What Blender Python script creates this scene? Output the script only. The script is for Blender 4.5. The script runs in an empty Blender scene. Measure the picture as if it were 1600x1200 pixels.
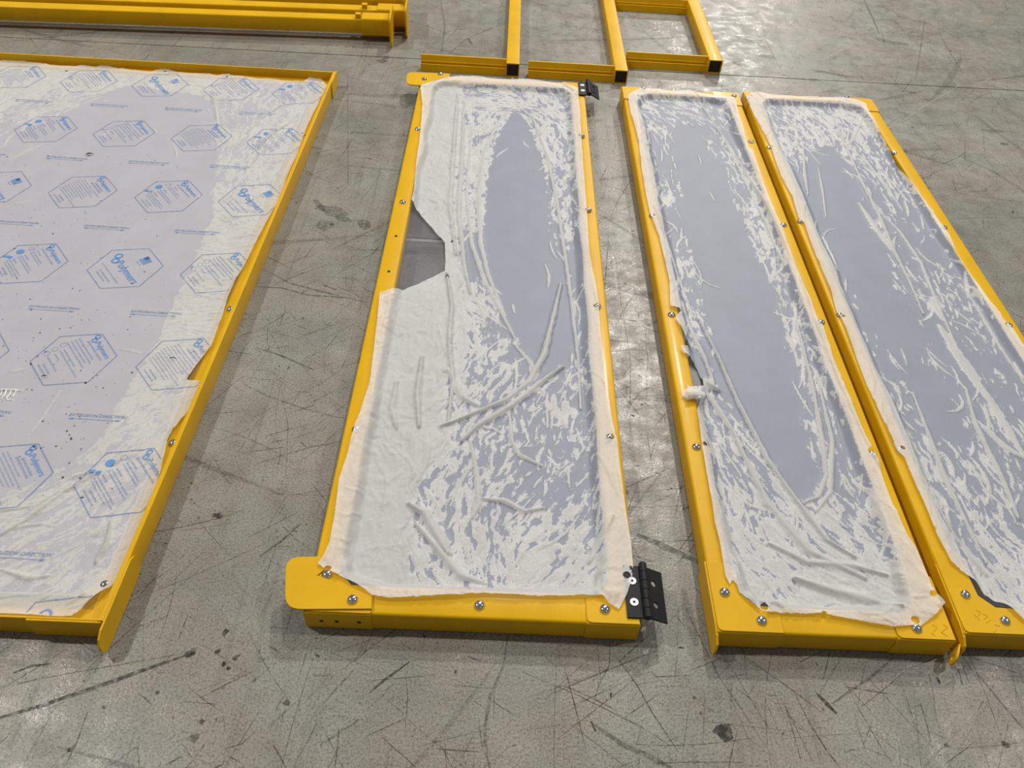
import bpy, bmesh, math, random
import numpy as np
from mathutils import Vector, Matrix

random.seed(7)
rng = np.random.RandomState(11)
S = bpy.context.scene
COL = S.collection

# ------------------------------------------------------------------ camera
CAM_H = 1.5
FPX = 1253.0
def rot_cam(p, r, yaw):
    cp, sp = math.cos(p), math.sin(p)
    X = np.array([1, 0, 0.]); F = np.array([0, cp, -sp]); U_ = np.array([0, sp, cp])
    c, s = math.cos(r), math.sin(r)
    R = np.array([c*X + s*U_, -s*X + c*U_, -F]).T
    a = math.radians(yaw)
    Rz = np.array([[math.cos(a), -math.sin(a), 0], [math.sin(a), math.cos(a), 0], [0, 0, 1]])
    return Rz @ R
RC = rot_cam(0.789, 0.0729, -2.0)
cam_d = bpy.data.cameras.new('camera'); cam = bpy.data.objects.new('camera', cam_d); COL.objects.link(cam)
cam_d.sensor_fit = 'HORIZONTAL'; cam_d.sensor_width = 36.0; cam_d.lens = FPX * 36.0 / 1600.0
cam_d.clip_start = 0.02; cam_d.clip_end = 200
M4 = Matrix([list(RC[0]) + [0], list(RC[1]) + [0], list(RC[2]) + [CAM_H], [0, 0, 0, 1]])
cam.matrix_world = M4
S.camera = cam

def at(px, py, z=0.0):
    """world point at height z that the photograph shows at pixel (px, py)"""
    d = RC @ np.array([px - 800, -(py - 600), -FPX]); t = (z - CAM_H) / d[2]
    return (float(d[0]*t), float(d[1]*t))

# ------------------------------------------------------------------ light, world, exposure
S.view_settings.view_transform = 'Standard'; S.view_settings.look = 'None'
S.view_settings.gamma = 1.0; S.view_settings.use_curve_mapping = False
S.view_settings.exposure = 0.2
W = bpy.data.worlds.new('warehouse_air'); S.world = W; W.use_nodes = True
W.node_tree.nodes['Background'].inputs[0].default_value = (0.97, 0.98, 1.0, 1)
W.node_tree.nodes['Background'].inputs[1].default_value = 0.14

def lamp(x, y, z, power, size=0.32, col=(1, 0.965, 0.91)):
    L = bpy.data.lights.new('high_bay_or_fill_lamp', 'AREA'); L.shape = 'DISK'; L.size = size; L.energy = power; L.color = col
    o = bpy.data.objects.new('high_bay_or_fill_lamp', L); COL.objects.link(o); o.location = (x, y, z)
    d = Vector((0.2, 2.0, 0)) - Vector((x, y, z)); o.rotation_euler = d.to_track_quat('-Z', 'Y').to_euler()
    return o
lamp(2.6, 10.2, 8.5, 560)         # ahead, a little right
lamp(0.3, 6.6, 7.5, 140)          # ahead
lamp(6.4, 2.9, 7.5, 200)          # right
lamp(-5.6, 2.7, 7.5, 300)         # left
lamp(5.6, 21.5, 8.2, 430, 0.45)    # far ahead, seen as glare on the floor
lamp(-5.8, -5.5, 8.5, 12)  # added weak fill from behind the camera, left
lamp(5.5, -5.5, 8.5, 12)  # its added counterpart behind on the right, fill only

# ------------------------------------------------------------------ material helpers
def nodes_mat(name):
    m = bpy.data.materials.new(name); m.use_nodes = True
    nt = m.node_tree; b = nt.nodes['Principled BSDF']
    return m, nt, b
def N(nt, typ, **kw):
    n = nt.nodes.new(typ)
    for k, v in kw.items():
        if k.startswith('i_'):
            key = k[2:]; key = int(key) if key.isdigit() else key.replace('_', ' ')
            n.inputs[key].default_value = v
        else: setattr(n, k, v)
    return n
def ramp(nt, fac, stops):
    r = nt.nodes.new('ShaderNodeValToRGB'); nt.links.new(fac, r.inputs[0])
    els = r.color_ramp.elements
    while len(els) < len(stops): els.new(0.5)
    for e, (p, c) in zip(els, stops): e.position = p; e.color = c if len(c) == 4 else (*c, 1)
    return r
def simple(name, col, rough=0.5, metal=0.0, spec=0.5):
    m, nt, b = nodes_mat(name)
    b.inputs['Base Color'].default_value = (*col, 1); b.inputs['Roughness'].default_value = rough
    b.inputs['Metallic'].default_value = metal; b.inputs['Specular IOR Level'].default_value = spec
    return m

def powder_coat(name, col, rough=0.42, bump=0.25):
    m, nt, b = nodes_mat(name)
    tc = N(nt, 'ShaderNodeTexCoord')
    n1 = N(nt, 'ShaderNodeTexNoise', i_Scale=9.0, i_Detail=3.0); nt.links.new(tc.outputs['Object'], n1.inputs['Vector'])
    c = tuple(v*0.88 for v in col)
    r = ramp(nt, n1.outputs['Fac'], [(0.3, c), (0.7, col)])
    nt.links.new(r.outputs[0], b.inputs['Base Color'])
    n2 = N(nt, 'ShaderNodeTexNoise', i_Scale=420.0, i_Detail=2.0); nt.links.new(tc.outputs['Object'], n2.inputs['Vector'])
    bp = N(nt, 'ShaderNodeBump', i_Strength=bump, i_Distance=0.0012); nt.links.new(n2.outputs['Fac'], bp.inputs['Height'])
    nt.links.new(bp.outputs[0], b.inputs['Normal'])
    b.inputs['Roughness'].default_value = rough
    b.inputs['Coat Weight'].default_value = 0.05; b.inputs['Coat Roughness'].default_value = 0.15; b.inputs['Specular IOR Level'].default_value = 0.17
    return m
YEL = powder_coat('yellow_powder_coat', (0.715, 0.405, 0.003))
BLK = powder_coat('black_powder_coat', (0.016, 0.016, 0.018), 0.45, 0.35)
DARK = simple('dark_opening', (0.012, 0.008, 0.006), 0.8)
INNER = simple('tube_inside_shade', (0.02, 0.02, 0.025), 0.7)  # near-black colour painting the shade inside the open tubes
SCREW = simple('white_zinc_screw', (0.85, 0.86, 0.84), 0.35, 0.0)
ZINC = simple('zinc_bolt', (0.72, 0.72, 0.70), 0.13, 1.0)
WHITE = simple('dry_white_paint', (0.9, 0.9, 0.88), 0.7)

def glass_sheet():
    m, nt, b = nodes_mat('clear_polycarbonate')
    b.inputs['Base Color'].default_value = (0.55, 0.55, 0.6, 1); b.inputs['Roughness'].default_value = 0.06
    tr = N(nt, 'ShaderNodeBsdfTransparent'); tr.inputs[0].default_value = (0.80, 0.795, 0.82, 1)
    lw = N(nt, 'ShaderNodeLayerWeight'); pw = N(nt, 'ShaderNodeMath', operation='POWER', i_1=3.0); nt.links.new(lw.outputs['Facing'], pw.inputs[0])
    fr = N(nt, 'ShaderNodeMath', operation='MULTIPLY_ADD', i_1=0.5, i_2=0.03); nt.links.new(pw.outputs[0], fr.inputs[0])
    gl = N(nt, 'ShaderNodeBsdfGlossy'); gl.inputs['Roughness'].default_value = 0.45
    mx = N(nt, 'ShaderNodeMixShader'); nt.links.new(fr.outputs[0], mx.inputs[0])
    nt.links.new(tr.outputs[0], mx.inputs[1]); nt.links.new(gl.outputs[0], mx.inputs[2])
    nt.links.new(mx.outputs[0], nt.nodes['Material Output'].inputs[0])
    return m
SHEET = glass_sheet()

def film_mat(name, stuck, loose, a_stuck, a_loose):
    """peel film: 'loose' attribute 0 = smoothly stuck down, 1 = lifted and milky"""
    m, nt, b = nodes_mat(name)
    at_ = N(nt, 'ShaderNodeAttribute', attribute_name='loose')
    tc = N(nt, 'ShaderNodeTexCoord')
    n1 = N(nt, 'ShaderNodeTexNoise', i_Scale=260.0, i_Detail=3.0, i_Roughness=0.7); nt.links.new(tc.outputs['Object'], n1.inputs['Vector'])
    n3 = N(nt, 'ShaderNodeTexNoise', i_Scale=14.0, i_Detail=4.0); nt.links.new(tc.outputs['Object'], n3.inputs['Vector'])
    # ragged edge of each milky patch
    off = N(nt, 'ShaderNodeMath', operation='MULTIPLY_ADD', i_1=1.3, i_2=-0.65); nt.links.new(n1.outputs['Fac'], off.inputs[0])
    ad = N(nt, 'ShaderNodeMath', operation='ADD'); nt.links.new(at_.outputs['Fac'], ad.inputs[0]); nt.links.new(off.outputs[0], ad.inputs[1])
    r = ramp(nt, ad.outputs[0], [(0.32, (0, 0, 0)), (0.62, (1, 1, 1))])
    tone = ramp(nt, n3.outputs['Fac'], [(0.3, tuple(v*0.93 for v in stuck)), (0.7, stuck)])
    # the very rim of a lifted patch is brightest, its middle greyer
    rim = ramp(nt, ad.outputs[0], [(0.42, (1.04, 1.04, 1.04)), (0.58, (1.08, 1.08, 1.08)), (0.98, (0.87, 0.87, 0.865))])
    mx = N(nt, 'ShaderNodeMixRGB'); nt.links.new(r.outputs[0], mx.inputs[0])
    nt.links.new(tone.outputs[0], mx.inputs[1])
    tone2 = ramp(nt, n3.outputs['Fac'], [(0.3, tuple(v*0.93 for v in loose)), (0.65, loose)])
    rm = N(nt, 'ShaderNodeMixRGB', blend_type='MULTIPLY'); rm.inputs[0].default_value = 1.0
    nt.links.new(tone2.outputs[0], rm.inputs[1]); nt.links.new(rim.outputs[0], rm.inputs[2])
    nt.links.new(rm.outputs[0], mx.inputs[2])
    nt.links.new(mx.outputs[0], b.inputs['Base Color'])
    al = N(nt, 'ShaderNodeMapRange'); nt.links.new(r.outputs[0], al.inputs[0])
    al.inputs[3].default_value = a_stuck; al.inputs[4].default_value = a_loose
    nt.links.new(al.outputs[0], b.inputs['Alpha'])
    bp = N(nt, 'ShaderNodeBump', i_Strength=0.5, i_Distance=0.0012); nt.links.new(n1.outputs['Fac'], bp.inputs['Height'])
    nt.links.new(bp.outputs[0], b.inputs['Normal'])
    b.inputs['Roughness'].default_value = 0.5; b.inputs['Specular IOR Level'].default_value = 0.3
    # thin film also lets light through to the back
    tl = N(nt, 'ShaderNodeBsdfTranslucent'); nt.links.new(mx.outputs[0], tl.inputs[0])
    ms = N(nt, 'ShaderNodeMixShader'); ms.inputs[0].default_value = 0.07
    nt.links.new(b.outputs[0], ms.inputs[1]); nt.links.new(tl.outputs[0], ms.inputs[2])
    nt.links.new(ms.outputs[0], nt.nodes['Material Output'].inputs[0])
    return m
FILM = film_mat('milky_peel_film', (0.315, 0.332, 0.395), (0.94, 0.94, 0.92), 0.94, 0.62)
FILM_P = film_mat('printed_peel_film', (0.50, 0.487, 0.53), (0.90, 0.885, 0.835), 0.95, 0.62)
def ink_mat(name, col, alpha):
    m, nt, b = nodes_mat(name)
    b.inputs['Base Color'].default_value = (*col, 1); b.inputs['Roughness'].default_value = 0.5
    tc = N(nt, 'ShaderNodeTexCoord'); n1 = N(nt, 'ShaderNodeTexNoise', i_Scale=150.0, i_Detail=2.0)
    nt.links.new(tc.outputs['Object'], n1.inputs['Vector'])
    al = N(nt, 'ShaderNodeMapRange'); nt.links.new(n1.outputs['Fac'], al.inputs[0])
    al.inputs[1].default_value = 0.3; al.inputs[2].default_value = 0.6
    al.inputs[3].default_value = alpha*0.65; al.inputs[4].default_value = alpha
    nt.links.new(al.outputs[0], b.inputs['Alpha'])
    return m
INK_OUT = ink_mat('blue_grey_ink', (0.15, 0.25, 0.46), 0.78)
INK_TXT = ink_mat('pale_blue_ink', (0.18, 0.28, 0.50), 0.66)
INK_LOGO = ink_mat('bright_blue_ink', (0.10, 0.30, 0.66), 0.85)

def concrete():
    m, nt, b = nodes_mat('worn_concrete')
    tc = N(nt, 'ShaderNodeTexCoord')
    def noise(scale, detail, rough=0.55, stretch=None, rot=0):
        n = N(nt, 'ShaderNodeTexNoise', i_Scale=scale, i_Detail=detail, i_Roughness=rough)
        if stretch:
            mp = N(nt, 'ShaderNodeMapping'); mp.inputs['Scale'].default_value = stretch; mp.inputs['Rotation'].default_value = (0, 0, rot)
            nt.links.new(tc.outputs['Object'], mp.inputs[0]); nt.links.new(mp.outputs[0], n.inputs['Vector'])
        else: nt.links.new(tc.outputs['Object'], n.inputs['Vector'])
        return n
    big = noise(1.6, 5, 0.6)
    c1 = ramp(nt, big.outputs['Fac'], [(0.30, (0.207, 0.198, 0.172)), (0.5, (0.250, 0.235, 0.204)), (0.7, (0.288, 0.277, 0.246))])
    gr = noise(5.0, 6, 0.65)
    c2 = ramp(nt, gr.outputs['Fac'], [(0.40, (0.86, 0.86, 0.86)), (0.62, (1.04, 1.04, 1.03))])
    fine = noise(230, 3, 0.75)
    c3 = ramp(nt, fine.outputs['Fac'], [(0.34, (0.42, 0.41, 0.39)), (0.47, (0.95, 0.95, 0.95)), (0.68, (1.30, 1.30, 1.30))])
    cur = c1.outputs[0]
    def mul(a, c, f=1.0):
        x = N(nt, 'ShaderNodeMixRGB', blend_type='MULTIPLY'); x.inputs[0].default_value = f
        nt.links.new(a, x.inputs[1]); nt.links.new(c, x.inputs[2]); return x.outputs[0]
    cur = mul(cur, c2.outputs[0]); cur = mul(cur, c3.outputs[0])
    for i, (rot, sc, st, lo) in enumerate([(0.35, 26, (1, 0.045, 1), 0.66), (-0.75, 30, (1, 0.05, 1), 0.67), (1.35, 28, (1, 0.04, 1), 0.66), (2.2, 34, (1, 0.05, 1), 0.68)]):
        s = noise(sc, 4, 0.7, st, rot)
        rr = ramp(nt, s.outputs['Fac'], [(0.30, (0.78, 0.77, 0.75)), (0.40, (1, 1, 1))])
        cur = mul(cur, rr.outputs[0], 0.75)
    smear = noise(3.2, 5, 0.6, (1, 0.35, 1), 0.9)
    rs = ramp(nt, smear.outputs['Fac'], [(0.58, (1, 1, 1)), (0.74, (0.80, 0.79, 0.77))])
    cur = mul(cur, rs.outputs[0])
    tint = noise(4.0, 5, 0.6)
    rt = ramp(nt, tint.outputs['Fac'], [(0.40, (1.03, 0.985, 0.95)), (0.60, (0.965, 1.01, 1.0))])
    cur = mul(cur, rt.outputs[0])
    nt.links.new(cur, b.inputs['Base Color'])
    rg = noise(16, 6, 0.72)
    rr = N(nt, 'ShaderNodeMapRange'); nt.links.new(rg.outputs['Fac'], rr.inputs[0])
    rr.inputs[1].default_value = 0.36; rr.inputs[2].default_value = 0.60; rr.inputs[3].default_value = 0.19; rr.inputs[4].default_value = 0.52
    nt.links.new(rr.outputs[0], b.inputs['Roughness'])
    bn = noise(120, 4, 0.7)
    bp = N(nt, 'ShaderNodeBump', i_Strength=0.28, i_Distance=0.003); nt.links.new(bn.outputs['Fac'], bp.inputs['Height'])
    nt.links.new(bp.outputs[0], b.inputs['Normal'])
    b.inputs['Specular IOR Level'].default_value = 0.4
    return m
CONC = concrete()
def mark_mat(name, col, rough=0.6):
    m, nt, b = nodes_mat(name)
    a = N(nt, 'ShaderNodeAttribute', attribute_name='dark')
    b.inputs['Base Color'].default_value = (*col, 1); b.inputs['Roughness'].default_value = rough
    b.inputs['Specular IOR Level'].default_value = 0.2
    tc = N(nt, 'ShaderNodeTexCoord'); n1 = N(nt, 'ShaderNodeTexNoise', i_Scale=90.0, i_Detail=3.0)
    nt.links.new(tc.outputs['Object'], n1.inputs['Vector'])
    mr = N(nt, 'ShaderNodeMapRange'); nt.links.new(n1.outputs['Fac'], mr.inputs[0])
    mr.inputs[1].default_value = 0.35; mr.inputs[2].default_value = 0.6; mr.inputs[3].default_value = 0.25; mr.inputs[4].default_value = 1.0
    mu = N(nt, 'ShaderNodeMath', operation='MULTIPLY'); nt.links.new(a.outputs['Fac'], mu.inputs[0]); nt.links.new(mr.outputs[0], mu.inputs[1])
    nt.links.new(mu.outputs[0], b.inputs['Alpha'])
    return m
SCUFF = mark_mat('black_rubber_scuff', (0.035, 0.032, 0.028))
PALE = mark_mat('pale_scrape', (0.62, 0.60, 0.54))

# ------------------------------------------------------------------ object helpers
def link_mesh(name, me, parent=None, mat=None, smooth=False):
    o = bpy.data.objects.new(name, me); COL.objects.link(o)
    if mat is not None:
        me.materials.clear(); me.materials.append(mat)
    if smooth: me.polygons.foreach_set('use_smooth', [True]*len(me.polygons))
    if parent is not None: o.parent = parent; o.matrix_parent_inverse = parent.matrix_world.inverted()
    return o
def tag(o, label=None, cat=None, group=None, kind=None):
    if label: o['label'] = label
    if cat: o['category'] = cat
    if group: o['group'] = group
    if kind: o['kind'] = kind
    return o
def thing(name, label, cat, loc, group=None):
    o = bpy.data.objects.new(name, None); COL.objects.link(o); o.empty_display_size = 0.05
    o.matrix_world = Matrix.Translation(Vector(loc)); o.location = loc
    bpy.context.view_layer.update()
    return tag(o, label, cat, group)
def part(name, bm, mat, parent, smooth=False, label=None):
    bm.normal_update()
    me = bpy.data.meshes.new(name); bm.to_mesh(me); bm.free()
    if parent is not None:
        wp = parent.matrix_world.translation
        me.transform(Matrix.Translation(-wp))
        o = bpy.data.objects.new(name, me); COL.objects.link(o); o.parent = parent
    else:
        o = bpy.data.objects.new(name, me); COL.objects.link(o)
    me.materials.append(mat)
    if smooth:
        me.polygons.foreach_set('use_smooth', [True]*len(me.polygons))
        try: me.set_sharp_from_angle(angle=math.radians(40))
        except Exception: pass
    if label: o['label'] = label
    return o
def rrect(w, h, r, seg=3, cx=0, cy=0):
    pts = []
    for (sx, sy, a0) in ((1, 1, 0), (-1, 1, 90), (-1, -1, 180), (1, -1, 270)):
        for i in range(seg+1):
            a = math.radians(a0 + 90*i/seg)
            pts.append((cx + sx*(w/2-r) + r*math.cos(a), cy + sy*(h/2-r) + r*math.sin(a)))
    return pts
def sweep(bm, prof, p0, p1, axis_u, axis_v, caps=True, inner=None):
    """extrude the closed profile (u,v) from p0 to p1"""
    p0, p1, au, av = map(Vector, (p0, p1, axis_u, axis_v))
    A = [bm.verts.new(p0 + au*u + av*v) for u, v in prof]; B = [bm.verts.new(p1 + au*u + av*v) for u, v in prof]
    n = len(prof)
    for i in range(n): bm.faces.new((A[i], A[(i+1) % n], B[(i+1) % n], B[i]))
    if inner is None:
        if caps: bm.faces.new(A[::-1]); bm.faces.new(B)
    else:
        C = [bm.verts.new(p0 + au*u + av*v) for u, v in inner]; D = [bm.verts.new(p1 + au*u + av*v) for u, v in inner]
        for i in range(n):
            j = (i+1) % n
            bm.faces.new((C[i], D[i], D[j], C[j])); bm.faces.new((A[i], C[i], C[j], A[j])); bm.faces.new((B[i], B[j], D[j], D[i]))
    bmesh.ops.recalc_face_normals(bm, faces=bm.faces)
def rail(x0, x1, y0, y1, z0, z1, r=0.006, along='y', hollow=False):
    bm = bmesh.new()
    if along == 'y':
        w, h = x1-x0, z1-z0
        pr = rrect(w, h, r); inn = rrect(w-0.008, h-0.008, max(r-0.003, 0.001)) if hollow else None
        sweep(bm, pr, ((x0+x1)/2, y0, (z0+z1)/2), ((x0+x1)/2, y1, (z0+z1)/2), (1, 0, 0), (0, 0, 1), inner=inn)
    else:
        w, h = y1-y0, z1-z0
        pr = rrect(w, h, r); inn = rrect(w-0.008, h-0.008, max(r-0.003, 0.001)) if hollow else None
        sweep(bm, pr, (x0, (y0+y1)/2, (z0+z1)/2), (x1, (y0+y1)/2, (z0+z1)/2), (0, 1, 0), (0, 0, 1), inner=inn)
    return bm
def plate(outline, z0, z1, holes=(), bevel=0.0008):
    """flat plate with real holes, from a filled 2D curve"""
    cu = bpy.data.curves.new('tmp', 'CURVE'); cu.dimensions = '2D'; cu.fill_mode = 'BOTH'
    for poly in [outline] + list(holes):
        sp = cu.splines.new('POLY'); sp.points.add(len(poly)-1); sp.use_cyclic_u = True
        for p, (x, y) in zip(sp.points, poly): p.co = (x, y, 0, 1)
    cu.extrude = (z1-z0)/2 - bevel; cu.bevel_depth = bevel; cu.bevel_resolution = 0; cu.offset = -bevel
    o = bpy.data.objects.new('tmp', cu); COL.objects.link(o)
    dg = bpy.context.evaluated_depsgraph_get(); me = bpy.data.meshes.new_from_object(o.evaluated_get(dg))
    bm = bmesh.new(); bm.from_mesh(me); bpy.data.objects.remove(o); bpy.data.curves.remove(cu); bpy.data.meshes.remove(me)
    bmesh.ops.translate(bm, verts=bm.verts, vec=(0, 0, (z0+z1)/2))
    return bm
def circ(cx, cy, r, n=14, ry=None):
    ry = ry or r
    return [(cx + r*math.cos(2*math.pi*i/n), cy + ry*math.sin(2*math.pi*i/n)) for i in range(n)]
def rounded(poly, r, idx, seg=5):
    """round the listed corners of a polygon"""
    out = []; n = len(poly)
    for i, p in enumerate(poly):
        if i not in idx: out.append(p); continue
        P = Vector(p); a = (Vector(poly[i-1])-P); b = (Vector(poly[(i+1) % n])-P)
        d = min(r, a.length*0.49, b.length*0.49); A = P + a.normalized()*d; B = P + b.normalized()*d
        for k in range(seg+1):
            t = k/seg; q = A*(1-t)**2 + P*2*t*(1-t) + B*t*t; out.append((q.x, q.y))
    return out
def box(x0, x1, y0, y1, z0, z1, bev=0.0):
    bm = bmesh.new(); bmesh.ops.create_cube(bm, size=1)
    for v in bm.verts: v.co = Vector(((x0+x1)/2 + v.co.x*(x1-x0), (y0+y1)/2 + v.co.y*(y1-y0), (z0+z1)/2 + v.co.z*(z1-z0)))
    if bev: bmesh.ops.bevel(bm, geom=bm.edges, offset=bev, segments=2, affect='EDGES')
    return bm
def vplate(x0, x1, yz, ):
    """upright plate: polygon in y,z given thickness along x"""
    bm = bmesh.new(); A = [bm.verts.new((x0, y, z)) for y, z in yz]; B = [bm.verts.new((x1, y, z)) for y, z in yz]
    n = len(yz)
    for i in range(n): bm.faces.new((A[i], A[(i+1) % n], B[(i+1) % n], B[i]))
    bm.faces.new(A[::-1]); bm.faces.new(B); bmesh.ops.recalc_face_normals(bm, faces=bm.faces)
    return bm
def bolt_bm(x, y, z, r=0.011, h=0.0075):
    bm = bmesh.new(); n = 16; rings = []
    prof = [(1.0, 0.0), (1.0, 0.12)] + [(math.cos(a), 0.12+0.88*math.sin(a)) for a in (0.35, 0.7, 1.05, 1.35)]
    for rr, zz in prof: rings.append([bm.verts.new((x+r*rr*math.cos(2*math.pi*i/n), y+r*rr*math.sin(2*math.pi*i/n), z+h*zz)) for i in range(n)])
    for a, b in zip(rings, rings[1:]):
        for i in range(n): bm.faces.new((a[i], a[(i+1) % n], b[(i+1) % n], b[i]))
    bm.faces.new(rings[-1]); bm.faces.new(rings[0][::-1])
    return bm
def bolt(parent, x, y, z, r=0.011):
    return part('bolt', bolt_bm(x, y, z, r), ZINC, parent, smooth=True)

# ------------------------------------------------------------------ noise in numpy
def _hash(ix, iy, seed):
    h = (ix.astype(np.int64)*374761393 + iy.astype(np.int64)*668265263 + seed*1442695041) & 0xffffffff
    h = ((h ^ (h >> 13))*1274126177) & 0xffffffff
    return ((h ^ (h >> 16)) & 0xffff)/65535.0
def vnoise(x, y, seed):
    ix = np.floor(x); iy = np.floor(y); fx = x-ix; fy = y-iy
    fx = fx*fx*(3-2*fx); fy = fy*fy*(3-2*fy)
    a = _hash(ix, iy, seed); b = _hash(ix+1, iy, seed); c = _hash(ix, iy+1, seed); d = _hash(ix+1, iy+1, seed)
    return (a*(1-fx)+b*fx)*(1-fy) + (c*(1-fx)+d*fx)*fy
def fbm(x, y, seed, oct=4, gain=0.55):
    s = 0; a = 1; t = 0
    for i in range(oct):
        s = s + a*vnoise(x, y, seed+17*i); t += a; a *= gain; x = x*2.03+5.1; y = y*2.03+3.7
    return s/t
def sstep(a, b, x):
    t = np.clip((x-a)/(b-a), 0, 1); return t*t*(3-2*t)
def seg_dist(X, Y, a, b):
    ax, ay = a; bx, by = b; dx, dy = bx-ax, by-ay; L = dx*dx+dy*dy+1e-12
    t = np.clip(((X-ax)*dx+(Y-ay)*dy)/L, 0, 1); qx = ax+t*dx; qy = ay+t*dy
    return np.hypot(X-qx, Y-qy), qx, qy, t
def inside(X, Y, poly):
    r = np.zeros(X.shape, bool); n = len(poly)
    for i in range(n):
        x1, y1 = poly[i]; x2, y2 = poly[(i+1) % n]
        c = ((y1 > Y) != (y2 > Y))
        with np.errstate(divide='ignore', invalid='ignore'):
            xi = (x2-x1)*(Y-y1)/((y2-y1) if y2 != y1 else 1e-12)+x1
        r ^= c & (X < xi)
    return r
def poly_dist(X, Y, poly):
    D = np.full(X.shape, 9.9); QX = X.copy(); QY = Y.copy(); n = len(poly)
    for i in range(n):
        d, qx, qy, _ = seg_dist(X, Y, poly[i], poly[(i+1) % n]); k = d < D
        D[k] = d[k]; QX[k] = qx[k]; QY[k] = qy[k]
    return D, QX, QY

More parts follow.
